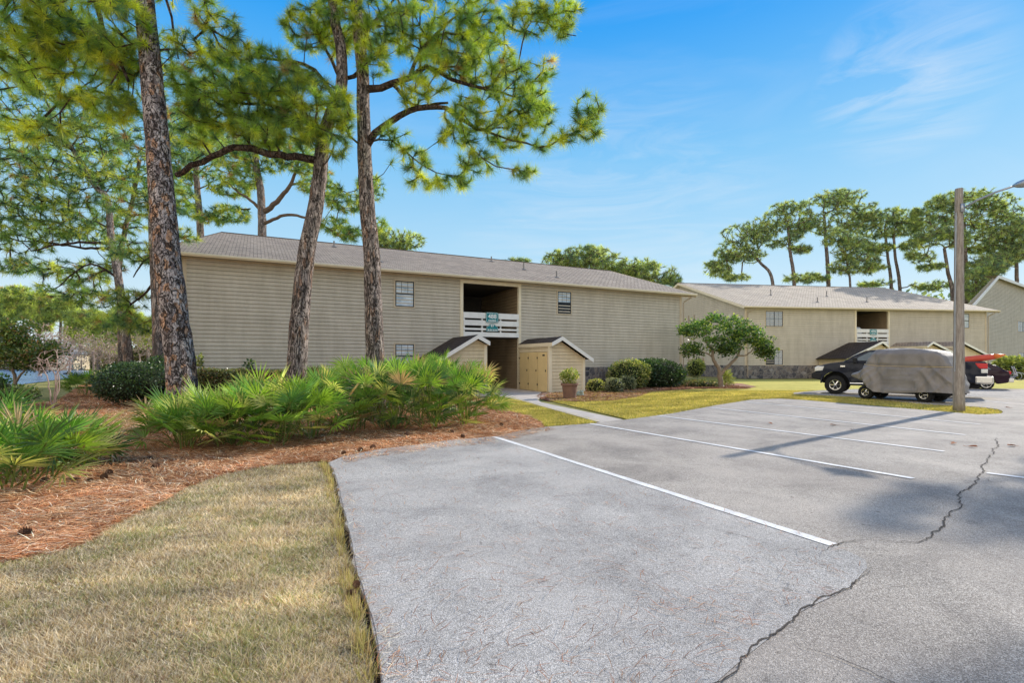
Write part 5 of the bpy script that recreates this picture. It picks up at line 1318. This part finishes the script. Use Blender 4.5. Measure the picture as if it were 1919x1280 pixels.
pine('pine_tree','forked pine behind the roof just left of the leaning pine',BP,[W(492,690,42)]+TW([(492,560),(492,440),(491,395),(488,350),(482,320),(478,280)],42),.48,.24,
  [([W(492,400,42),W(520,378,42),W(545,345,42),W(560,305,42)],.24,.09),([W(492,392,42),W(470,375,42),W(440,355,42)],.15,.05),([W(492,420,42),W(540,402,41.5),W(590,415,41),W(640,445,41)],.15,.05),([W(545,345,42),W(590,345,42),W(650,360,42)],.1,.04)],
  bt([(450,330,42,1.8,2,.8,50),(500,290,42,2.4,2.4,1.2,70),(560,290,42,2.0,2,1.2,60),(440,260,42,2,2,1.1,50),(600,350,41,1.8,1.8,.6,45),(650,380,41,1.8,1.8,.6,50),(620,420,41,1.6,1.5,.5,36),(660,440,41,1.5,1.3,.5,36),(530,250,43,2.6,2.4,1.2,60),(590,320,42,1.5,1.5,.6,36),(695,350,42,1.2,1.3,1.1,40),(705,420,42,.9,1,.6,20),(440,300,42,1.4,1.4,.6,30)]),
  8,dens=2.1,ntuft=30,R=.55,wid=.04,barkmat='bark_far',allowz=10,pal=mid_pal,step=.8,tip=.018,pw=(.34,.34,.2,.09,.03))
far_pal=[(.46,.52,.19),(.3,.38,.17),(.17,.25,.14),(.1,.17,.13)]; fpw=(.3,.33,.24,.13)
def farpine(label,group,trunk,Y,r,blobs,seed,dens=1.0,R=.62,wid=.062,ntuft=20,pal=far_pal,pw=fpw,allow=None,name='pine_tree'):
    tr=[W(trunk[0][0],700,Y)]+[W(a,b,Y) for a,b in trunk]; tr[0][2]=-.05
    m=Y/F
    bb=[]
    rqq=np.random.default_rng(seed+900); blobs=list(blobs)+[(px+rqq.uniform(-.9,.9)*rx,py+rqq.uniform(-1.1,1.3)*ry,rx*.55,ry*.6) for (px,py,rx,ry) in blobs for _ in range(2)]
    for (px,py,rx,ry) in blobs:
        R_=np.array([rx*m*1.28,rx*m*1.0,ry*m*1.35]); n=int(max(16,dens*46*rx*m*ry*m*.6+26)); bb.append((W(px,py,Y),R_,min(n,130)))
    zmin=tr[-1][2]*.45 if allow is None else allow
    return pine(name,label,group,tr,r,r*.45,(),bb,seed,ntuft=ntuft,R=R,wid=wid,barkmat='bark_far',pal=pal,pw=pw,allowz=zmin,step=.9,tip=.035,k=.26,sag=.04,flare=1.1,spread=.8)
farpine('rounded pine crown just over the roof beside the straight pine',BP,[(750,560),(750,470)],62,.35,[(752,450,36,14),(722,440,14,14),(735,462,26,10)],31)
farpine('tiny crown tip peeking over the middle of the ridge',BP,[(967,560),(967,500)],70,.3,[(967,490,20,5)],32)
farpine('broad flat topped pine crown over the right end of the roof',BP,[(1095,560),(1095,500)],66,.45,[(1095,480,52,13),(1050,490,28,9),(1135,490,32,12),(1090,500,50,9),(1100,470,30,8)],33,1.3)
farpine('spreading pine crown sloping down past the roof end',BP,[(1205,560),(1205,520)],66,.4,[(1190,498,32,12),(1225,510,36,12),(1255,522,20,9),(1210,525,30,8),(1165,505,18,10)],34,1.3)
RP='tall pines behind the 470 building'
farpine('leaning pine with low left limbs, leftmost behind the 470 roof',RP,[(1449,534),(1425,492),(1398,465)],76,.36,[(1400,440,40,15),(1372,470,24,14),(1345,505,22,10),(1395,480,28,11),(1420,425,25,11),(1345,498,16,7),(1380,520,22,5)],41)
farpine('slender pine with high rounded crown, second behind the 470 roof',RP,[(1489,536),(1481,470),(1477,415)],76,.38,[(1480,392,34,10),(1450,410,24,12),(1505,415,28,14),(1470,445,25,10),(1500,465,18,8),(1495,520,26,5)],42)
farpine('straight pine with the highest crown left of the gap',RP,[(1553,537),(1548,450),(1545,405)],78,.42,[(1570,368,38,9),(1545,385,40,12),(1605,392,30,12),(1525,420,28,10),(1590,430,25,12),(1620,410,18,9),(1530,520,20,6)],43)
farpine('short dark pine between two tall pines behind the 470 roof',RP,[(1594,540),(1590,510),(1587,485)],72,.25,[(1590,470,24,14),(1580,500,22,10),(1620,490,20,12),(1605,455,20,10),(1570,440,18,10)],44,1.3)
farpine('thin pine, left one of the close pair',RP,[(1671,544),(1664,480),(1659,430)],78,.34,[(1655,408,25,9),(1640,430,24,10),(1625,465,18,10),(1650,465,20,7),(1640,530,26,4),(1640,500,20,4)],45)
farpine('thin pine, right one of the close pair',RP,[(1687,545),(1678,480),(1675,430)],78,.34,[(1700,405,30,9),(1722,425,16,14),(1690,430,25,10),(1710,460,18,9),(1745,535,28,7)],46)
farpine('pine with arching limbs just left of the wooden pole',RP,[(1786,558),(1777,510),(1770,465)],74,.4,[(1765,430,30,12),(1735,450,26,10),(1725,480,22,9),(1790,450,22,12),(1745,500,20,6),(1730,405,16,10)],47)
farpine('big pine whose crown rises behind the pole and lamp arm',RP,[(1812,566),(1808,470),(1806,410)],76,.55,[(1810,370,44,10),(1770,380,26,12),(1855,378,36,11),(1885,398,24,11),(1840,410,40,12),(1860,440,34,12),(1775,410,25,12),(1835,460,25,10)],48,1.2)
farpine('dense pine crown at the right edge over the gabled roof',RP,[(1906,520),(1904,470)],74,.4,[(1885,445,30,14),(1915,425,28,12),(1900,475,34,14),(1870,490,28,12),(1925,460,26,20),(1850,500,26,14),(1845,535,24,12)],49,1.3)
farpine('low bushy pine filling the gap right of the pole',RP,[(1830,560),(1830,530)],70,.3,[(1840,520,24,14),(1862,500,20,14),(1825,545,14,10)],50,1.4)
# pine out of frame on the right that throws the blotchy shadows
for i,(x,y,h,lab) in enumerate([(20.5,14.2,13,'tall unseen pine out of frame on the right beyond the lot, throws shadows'),(24.5,18.5,12.5,'second unseen pine out of frame on the right beyond the lot, throws shadows'),(18.2,9.2,11.6,'third unseen pine out of frame on the right near the lot edge, throws shadows')]):
    rngq=np.random.default_rng(60+i); bb=[(np.array([x,y,h])+rngq.uniform(-1,1,3)*np.array([1.8,1.8,.9]),np.array([1.1,1.1,.5]),46) for _ in range(7 if i==2 else 6)]
    pine('pine_tree',lab,'unseen shadow pines out of frame right of the parking lot',[np.array([x,y,-.05]),np.array([x+.2,y,h*.5]),np.array([x,y+.1,h])],.25,.1,(),bb,60+i,ntuft=34,R=.45,wid=.035,barkmat='bark_far',allowz=h*.6,step=.5)

# --- shrubs
DG=[(.04,.09,.035),(.08,.15,.045),(.025,.055,.025),(.17,.23,.07)]
YG=[(.5,.52,.13),(.34,.4,.1),(.16,.23,.06),(.6,.55,.25)]
OL=[(.24,.25,.1),(.15,.18,.07),(.3,.2,.1),(.09,.12,.05)]
def sh(name,lab,px,py,Y,rx,rd,rz,n,size,pal,pw,seed,group=None,**k):
    c=W(px,py,Y); shrub(name,lab,c,(rx,rd,rz),n,size,pal,pw,seed,group,**k)
sh('hedge','big dark rounded hedge near the downspout corner',1228,703,30.5,1.75,1.3,.95,11000,.13,DG,(.4,.35,.2,.05),201)
sh('hedge','olive green hedge beside the stone base, lit yellow on top',1178,703,29.2,1.2,1.0,.88,7000,.12,YG,(.15,.3,.4,.15),202)
sh('shrub','small pale shrub nearest the planter pot',1117,724,26.2,.45,.45,.36,1200,.1,YG,(.3,.3,.2,.2),203,'small pale shrubs in the mulch')
sh('shrub','small pale shrub in the middle of the mulch trio',1152,724,25.6,.46,.45,.4,1300,.1,[(.35,.36,.2),(.22,.26,.13),(.13,.16,.08)],(.4,.35,.25),204,'small pale shrubs in the mulch')
sh('shrub','small pale shrub at the right of the mulch trio',1176,720,27.4,.44,.44,.42,1300,.1,[(.35,.36,.2),(.22,.26,.13),(.13,.16,.08)],(.4,.35,.25),205,'small pale shrubs in the mulch')
sh('shrub','round yellow green shrub behind the small tree',1304,690,44,.75,.7,.75,2200,.14,YG,(.3,.35,.3,.05),206)
sh('shrub','leafy plant with bright leaves beyond the parked cars',1896,690,46,1.6,1.2,1.0,2600,.3,YG,(.2,.45,.33,.02),207,ck=.7)
sh('shrub','low grey green plant at the foot of the small tree',1318,722,31,1.3,.7,.3,1500,.14,OL,(.3,.4,.1,.2),208,ck=.6)
sh('shrub','small bright grass clump right of the small tree trunk',1364,712,32,.25,.25,.5,300,.4,YG,(.4,.5,.1,0),209,ck=0,aspect=.12)
sh('hedge','dark round hedge at the left corner of the near building',252,718,17.8,1.25,1.2,.72,12000,.075,DG,(.42,.33,.22,.03),210)
sh('hedge','dark hedge mound behind, up against the near building corner',305,705,19.0,.9,.9,.68,6000,.08,DG,(.42,.33,.22,.03),211)
# long trimmed hedge in front of the wall
rngh=np.random.default_rng(212); hb=empty('hedge',(-9.5,18.5,ZG),0,'long flat trimmed hedge along the near building wall','hedge')
a=np.array([at(365,18.2),18.2]); b=np.array([at(640,20.5),20.5]); d2=(b-a)/np.linalg.norm(b-a); n2=np.array([-d2[1],d2[0]]); Ln=np.linalg.norm(b-a)
n=22000; t=rngh.uniform(0,Ln,n); q=rngh.uniform(-.6,.6,n); zt=1.12+.05*np.sin(t*2)+.03*np.sin(t*5.1)
top_=rngh.uniform(0,1,n)<.5; z=np.where(top_,zt+rngh.normal(0,.03,n),rngh.uniform(0,1,n)*zt); q=np.where(top_,q,-.6+rngh.normal(0,.04,n))
Pp=np.stack([a[0]+d2[0]*t+n2[0]*q,a[1]+d2[1]*t+n2[1]*q,z],1); dd=unit(rngh.normal(0,.6,(n,3))+np.array([0,-.2,.5])); sd=unit(np.cross(dd,rngh.normal(0,1,(n,3)))); ls=.07*rngh.uniform(.6,1.3,(n,1))
V=np.stack([Pp,Pp+dd*ls*.5+sd*ls*.3,Pp+dd*ls,Pp+dd*ls*.5-sd*ls*.3],1).reshape(-1,3); C=np.repeat(pick(rngh,n,[(.2,.22,.08),(.12,.15,.05),(.3,.18,.1),(.07,.1,.04)],(.32,.34,.14,.2),.25),4,axis=0)
np_mesh('foliage',V,np.arange(n*4).reshape(-1,4),M['leaf'],hb,C,off=(-9.5,18.5,ZG))
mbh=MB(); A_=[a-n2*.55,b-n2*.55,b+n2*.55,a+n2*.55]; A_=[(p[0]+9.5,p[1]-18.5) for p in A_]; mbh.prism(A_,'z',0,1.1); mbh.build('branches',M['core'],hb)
# weeds against the wall
sh('weed_plant','tall thin weed rising above the trimmed hedge, left',375,682,19.5,.12,.12,.35,90,.14,YG,(.4,.4,.2,0),213,ck=0)
sh('weed_plant','dark weed rising above the middle of the trimmed hedge',468,686,20,.14,.14,.22,90,.14,DG,(.3,.4,.2,.1),214,ck=0)
# left shrubs by the pond
rngl=np.random.default_rng(215)
def leafytree(name,label,base,blobs,trunkr,n,size,pal,pw,seed,limbs,cat='tree',group=None,bm='wood_small',ntw=120,tip=.006):
    rng=np.random.default_rng(seed); base=np.array(base,float); root=empty(name,tuple(base),0,label,cat,group); s=Skel()
    r=s.node(base,-1,trunkr,0)
    for lp,a_,b_ in limbs: 
        if np.linalg.norm(np.array(lp[0])-base)<.05: s.path(lp[1:],a_,b_,par=0,grp=1,step=.12,rng=rng,wob=.012)
        else: s.path(lp[1:],a_,b_,par=s.near(lp[0]),grp=1,step=.12,rng=rng,wob=.012)
    T=np.concatenate([blobpts(rng,c,np.array(rr)*.95,max(6,int(ntw*len(blobs)**-1))) for c,rr in blobs])
    tips,dirs=s.grow(T,rng,k=.25,step=.2,sag=-.05,allow=lambda p,i:i>3); s.radii(tip)
    s.grp=[1]*len(s.grp); bv=s.meshes(1); np_mesh('trunk',bv[0],bv[1],M[bm],root,smooth=True,off=base)
    if n:
        VV=[];FF=[];CC=[];o=0
        P=np.repeat(tips,max(1,n//len(tips)),axis=0); m=len(P); P=P+rng.normal(0,.16,(m,3))*np.array([1,1,.7])
        dd=unit(rng.normal(0,.8,(m,3))+np.array([0,0,.3])); sd=unit(np.cross(dd,rng.normal(0,1,(m,3)))); ls=size*rng.uniform(.6,1.3,(m,1))
        V=np.stack([P,P+dd*ls*.5+sd*ls*.25,P+dd*ls,P+dd*ls*.5-sd*ls*.25],1).reshape(-1,3)
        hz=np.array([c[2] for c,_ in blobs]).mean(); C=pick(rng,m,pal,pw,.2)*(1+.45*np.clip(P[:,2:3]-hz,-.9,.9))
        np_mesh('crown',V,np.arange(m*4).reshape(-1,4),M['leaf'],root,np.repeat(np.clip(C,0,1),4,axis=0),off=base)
    return root
Yt=30.0
wt=lambda px,py,dy=0: W(px,py,Yt+dy)
bs=W(1352,722,Yt); bs[2]=ZG
leafytree('small_tree','small spreading evergreen tree with forked trunk in the mulch bed',bs,
  [(wt(1305,618),(.75,.8,.5)),(wt(1335,610),(.8,.9,.55)),(wt(1375,612),(.85,.9,.6)),(wt(1405,625),(.8,.8,.5)),(wt(1425,645),(.7,.7,.4)),(wt(1298,655),(.55,.5,.35)),(wt(1345,645),(.9,.8,.45)),(wt(1390,640),(.7,.7,.4)),(wt(1435,660),(.45,.5,.3)),(wt(1365,655),(.5,.5,.3)),(wt(1290,620),(.4,.4,.2))],
  .16,9500,.17,[(.13,.24,.05),(.07,.15,.035),(.36,.44,.08),(.035,.075,.025)],(.35,.35,.15,.15),301,
  [([bs,W(1350,705,Yt),W(1347,690,Yt),W(1337,672,Yt),W(1335,655,Yt),W(1322,640,Yt)],.15,.05),([W(1350,705,Yt),W(1355,697,Yt),W(1368,683,Yt),W(1382,668,Yt),W(1390,650,Yt)],.11,.05),([W(1382,668,Yt),W(1400,665,Yt),W(1412,655,Yt)],.05,.03),([W(1337,672,Yt),W(1325,662,Yt),W(1305,660,Yt)],.05,.03)],ntw=300)
# bushy tree by pond, left edge
Yb=20.0; bs=W(30,735,Yb); bs[2]=ZG; q=lambda px,py,dy=0: W(px,py,Yb+dy)
leafytree('small_tree','broad leafy bush with orange tinged leaves at the left edge over the pond',bs,
  [(q(10,640),(.9,1,.5)),(q(50,650),(.9,1,.45)),(q(85,665),(.55,.7,.35)),(q(20,670),(.9,.9,.4)),(q(-30,650),(1.2,1,.6)),(q(60,680),(.6,.6,.25)),(q(25,615),(.6,.6,.3))],
  .09,9000,.12,[(.14,.2,.04),(.07,.12,.03),(.35,.2,.07),(.22,.28,.06)],(.33,.32,.12,.23),302,[([bs,W(28,710,Yb),W(20,680,Yb)],.09,.04),([W(28,715,Yb),W(50,690,Yb),W(70,672,Yb)],.05,.02)],ntw=260)
# bare multi-stem trees
bs=W(100,748,16); bs[2]=ZG
lim=[([bs]+[W(a_,b_,16) for a_,b_ in l],.022,.012) for l in ([(92,720),(88,705),(80,690),(70,668)],[(104,720),(103,700),(95,690),(90,672)],[(108,715),(107,700),(120,690),(132,672)],[(112,718),(108,695),(108,672),(104,655)])]
leafytree('bare_tree','leafless multi stemmed crape myrtle in front of the pond',bs,[(W(110,672,16),(.5,.5,.35)),(W(80,685,16),(.35,.4,.2)),(W(125,680,16),(.3,.3,.25))],.05,0,.1,DG,None,303,lim,bm='bare',ntw=170,tip=.008)
sh('shrub','low green shrub at the left edge beside the pond bank',25,738,16.5,.7,.6,.25,2000,.1,[(.14,.2,.05),(.08,.12,.04),(.25,.25,.1)],(.4,.4,.2),304,ck=.7)
sh('shrub','glossy dark green plant cut by the left photo edge',0,716,15.5,.2,.3,.2,260,.12,[(.05,.14,.03),(.03,.08,.02)],(.5,.5),305,ck=.6)
# pinkish bare trees on the near bank of the pond and scrub on the far bank
for i,(px,py,Y,rx,rz,lab) in enumerate([(75,632,55,3.2,1.9,'pinkish leafless tree over the pond, left of the pair'),(130,640,60,3.0,2.0,'pinkish leafless tree over the pond, right of the pair'),(175,655,66,3.0,2.2,'tangled brown scrub tree at the pond corner'),(205,650,72,2.6,2.4,'brown leafless tree left of the leaning pine trunks'),(262,640,78,3.6,2.6,'pale leafless tree beyond the lawn, right of the pine trunks')]):
    bs=W(px,700,Y); bs[2]=ZG; c=W(px,py,Y)
    leafytree('bare_tree',lab,bs,[(c,(rx,rx*.8,rz)),(c+np.array([rx*.5,0,-.6]),(rx*.6,rx*.6,rz*.7)),(c+np.array([-rx*.5,0,-.4]),(rx*.6,rx*.6,rz*.7))],.2,600,.25,[(.35,.22,.18),(.28,.2,.14),(.24,.24,.09)],(.45,.35,.2),310+i,[([bs,bs+np.array([.1,0,1.2]),bs*np.array([1,1,0])+np.array([0,0,2.6])],.16,.08)],bm='bare',ntw=520,tip=.015,group='leafless trees around the pond')
fl=[(5,545,34,14),(35,560,26,16),(15,585,30,14)]
for i,(px,top,wd,lab) in enumerate([(15,545,60,'rounded pine at the far left of the distant tree line'),(72,553,40,'umbrella shaped pine in the distant tree line, second from left'),(112,560,36,'pale green pine in the distant tree line above the bare trees'),(150,585,40,'low rounded pine in the distant tree line'),(185,590,44,'distant pine left of the leaning trunks'),(232,580,40,'distant pine seen between the leaning trunks'),(278,600,36,'distant pine close beside the dark trunk'),(-30,560,50,'distant pine mostly outside the left edge')]):
    rq=np.random.default_rng(500+i); bl_=[(px+rq.uniform(-.4,.4)*wd,top+8+rq.uniform(0,40),wd*rq.uniform(.28,.5),rq.uniform(7,13)) for _ in range(7)]+[(px,top+6,wd*.5,9)]
    farpine(lab,'distant pines beyond the pond',[(px,660),(px+3,top+30)],95,.35,bl_,400+i,1.0,R=1.0,wid=.13,ntuft=20,pal=[(.55,.6,.2),(.36,.44,.16),(.18,.26,.12),(.42,.33,.18)],pw=(.38,.35,.19,.08),allow=2)
# far undergrowth as one mass
rngu=np.random.default_rng(77); VV=[];FF=[];CC=[];o=0
for i in range(46):
    px=-330+i*15+rngu.uniform(-8,8); Y=rngu.uniform(98,108); c=W(px,672+rngu.uniform(-12,6),Y); c[2]=max(c[2],.8)
    v,f,C=leafblob(rngu,c,(rngu.uniform(2,3.4),2,rngu.uniform(1.4,3)),520,.6,[(.4,.4,.18),(.24,.28,.12),(.46,.34,.24),(.14,.18,.09)],(.25,.3,.25,.2),3,shell=.6)
    VV.append(v);FF.append(f+o);CC.append(C);o+=len(v)
tag(np_mesh('undergrowth',np.concatenate(VV),np.concatenate(FF),M['leaf'],None,np.concatenate(CC)),'tangled brown and green undergrowth along the far pond bank','undergrowth',kind='stuff')
rngu=np.random.default_rng(78); VV=[];FF=[];CC=[];o=0
for i in range(34):
    px=1250+i*24 if i<30 else 1700+(i-30)*48; Y=rngu.uniform(92,100); c=W(px,600 if px>1690 else 640,Y); 
    v,f,C=leafblob(rngu,c,(3.4,2.5,rngu.uniform(4,6.5)),260,.9,far_pal,fpw,3,shell=.6); VV.append(v);FF.append(f+o);CC.append(C);o+=len(v)
tag(np_mesh('undergrowth',np.concatenate(VV),np.concatenate(FF),M['leaf'],None,np.concatenate(CC)),'dark woodland behind the 470 building','undergrowth',kind='stuff')
# small white house seen through the bare trees
hs=empty('house',(*W(98,0,92)[:2],0),.1,'small white house glimpsed through the bare trees across the pond','house')
mb=MB(); mb.box((-3,0,0),(3,5,2.9)); mb.build('wall',M['trim'],hs)
mb=MB(); mb.prism([(-3.3,2.85),(3.3,2.85),(0,4.3)],'y',-.3,5.3); mb.build('roof',M['vent'],hs)
for x in (-2,.9): mb=MB(); mb.box((x,-.05,1),(x+1,-.01,2.1)); mb.build('window',M['glass'],hs)
# fountain in the pond
fx,fy,_=G(133,698); fx,fy=W(128,0,62)[:2]
fo=empty('fountain',(fx,fy,-.02),0,'white fountain spray standing in the pond','fountain')
rf_=np.random.default_rng(90); n=3200; t=rf_.uniform(0,1,n); a=rf_.uniform(0,6.283,n); v0=rf_.uniform(.15,1,n)**.5; Rr=2.3*v0; Hh=3.4*rf_.uniform(.75,1,n)
r=Rr*t; z=Hh*4*t*(1-t)*.8+.1; z=np.where(t<.5,Hh*(1-(1-2*t)**2),Hh*(1-(2*t-1)**2)); Pq=np.stack([r*np.cos(a),r*np.sin(a),np.maximum(z,.02)],1)
dd=rf_.normal(0,1,(n,3)); s1=unit(dd)*.024; s2=unit(np.cross(dd,rf_.normal(0,1,(n,3))))*.024; V=np.stack([Pq-s1,Pq+s2,Pq+s1*1.6],1).reshape(-1,3)
M['spray']=simple('spray',(.8,.85,.9),.5,.02,5)
np_mesh('spray',V,np.arange(n*3).reshape(-1,3),M['spray'],fo)
mb=MB(); mb.lathe([(0,.0),(.5,.0),(.45,.15),(.12,.2),(.1,.35),(0,.36)],14); mb.build('float',M['plastic'],fo)
# ------------------------------------------------------------------ light, sky, camera
sunv=Vector((1.52,1.126,1.0)).normalized()
sd_=bpy.data.lights.new('sun','SUN'); sd_.energy=5.0; sd_.angle=math.radians(.55); sd_.color=(1,.93,.82)
so=bpy.data.objects.new('sun',sd_); COL.objects.link(so); so.rotation_euler=sunv.to_track_quat('Z','Y').to_euler(); so.location=(20,15,20)
wd=bpy.data.worlds.new('World'); scene.world=wd; wd.use_nodes=True; nt=wd.node_tree; nt.nodes.clear()
out=nt.nodes.new('ShaderNodeOutputWorld'); bg=nt.nodes.new('ShaderNodeBackground'); sky=nt.nodes.new('ShaderNodeTexSky'); sky.sky_type='NISHITA'
sky.sun_disc=False; sky.sun_elevation=math.asin(sunv.z); sky.sun_rotation=math.atan2(sunv.x,sunv.y); sky.altitude=0; sky.air_density=1.0; sky.dust_density=.3; sky.ozone_density=2.5
gmm=N(nt,'ShaderNodeGamma',i_Gamma=.75); L(nt,sky.outputs[0],gmm.inputs[0])
tcd=N(nt,'ShaderNodeTexCoord'); sx3=N(nt,'ShaderNodeSeparateXYZ'); L(nt,tcd.outputs['Generated'],sx3.inputs[0])
K=1/.15
grad=ramp(nt,sx3.outputs[2],[(0,(.84,.94,.99)),(.09,(.7,.89,1)),(.2,(.48,.78,1)),(.36,(.24,.62,1)),(.48,(.09,.47,1)),(.56,(.01,.37,1)),(1,(.01,.22,.75))])
dotv=N(nt,'ShaderNodeVectorMath',operation='DOT_PRODUCT'); L(nt,tcd.outputs['Generated'],dotv.inputs[0]); dotv.inputs[1].default_value=(-.55,-.83,0)
bh=N(nt,'ShaderNodeMapRange',interpolation_type='SMOOTHSTEP'); bh.inputs[1].default_value=.05; bh.inputs[2].default_value=.65; L(nt,dotv.outputs['Value'],bh.inputs[0])
bh2=math_(nt,'MULTIPLY',bh.outputs[0],ramp(nt,noise(nt,tcd.outputs['Generated'],2.2,5,.6),[(.3,(.55,.55,.55)),(.6,(1,1,1))]))
grad=mixc(nt,bh2,grad,(1.85,1.68,1.46))  # bright cloud bank behind the camera, added to fill the shaded facades
grad=mixc(nt,1.0,grad,(K,K,K),'MULTIPLY')
base_=mixc(nt,.12,grad,gmm.outputs[0])
class _O: outputs=[base_]
hs_=_O
# wispy cirrus
tc=N(nt,'ShaderNodeTexCoord'); mp=N(nt,'ShaderNodeMapping'); mp.inputs['Rotation'].default_value=(.25,.2,.5); mp.inputs['Scale'].default_value=(1.0,3.2,7.5); L(nt,tc.outputs['Generated'],mp.inputs[0])
c1=noise(nt,mp.outputs[0],1.5,9,.55,.8); c2=noise(nt,tc.outputs['Generated'],1.3,2,.5)
cf=math_(nt,'MULTIPLY',ramp(nt,c1,[(.5,(0,0,0)),(.78,(1,1,1))]),ramp(nt,c2,[(.45,(0,0,0)),(.62,(1,1,1))]))
cf=math_(nt,'MULTIPLY',cf,.1)
dv=N(nt,'ShaderNodeVectorMath',operation='DOT_PRODUCT'); L(nt,tc.outputs['Generated'],dv.inputs[0]); w0=Vector(((1700-960)/956,1,(678-150)/956)).normalized(); dv.inputs[1].default_value=w0
mp2=N(nt,'ShaderNodeMapping'); mp2.inputs['Rotation'].default_value=(.1,-.35,.3); mp2.inputs['Scale'].default_value=(2.2,2.2,12); L(nt,tc.outputs['Generated'],mp2.inputs[0])
c3=noise(nt,mp2.outputs[0],2.0,8,.6,1.2); wisp=math_(nt,'MULTIPLY',ramp(nt,c3,[(.42,(0,0,0)),(.7,(1,1,1))]),ramp(nt,dv.outputs['Value'],[(.992,(0,0,0)),(.9994,(.42,.42,.42))]))
w1=Vector(((1150-960)/956,1,(678-440)/956)).normalized(); dv2=N(nt,'ShaderNodeVectorMath',operation='DOT_PRODUCT'); L(nt,tc.outputs['Generated'],dv2.inputs[0]); dv2.inputs[1].default_value=w1
wisp2=math_(nt,'MULTIPLY',ramp(nt,c3,[(.4,(0,0,0)),(.7,(1,1,1))]),ramp(nt,dv2.outputs['Value'],[(.95,(0,0,0)),(.99,(.25,.25,.25))]))
cf=math_(nt,'MAXIMUM',cf,math_(nt,'MAXIMUM',wisp,wisp2))
cm_=mixc(nt,cf,hs_.outputs[0],(6.2,6.3,6.4))
L(nt,cm_,bg.inputs[0]); bg.inputs[1].default_value=.15; L(nt,bg.outputs[0],out.inputs[0])
cam=bpy.data.cameras.new('camera'); co_=bpy.data.objects.new('camera',cam); COL.objects.link(co_); co_.location=(0,0,CAMH); co_.rotation_euler=(math.pi/2,0,0)
cam.sensor_width=36; cam.lens=F/1919*36; cam.shift_y=(HZ-640)/1919; cam.clip_end=2000; cam.clip_start=.05; scene.camera=co_
scene.view_settings.view_transform='Standard'; scene.view_settings.look='None'; scene.view_settings.exposure=0; scene.view_settings.gamma=1
scene.cycles.max_bounces=8; scene.cycles.diffuse_bounces=4; scene.cycles.use_denoising=True
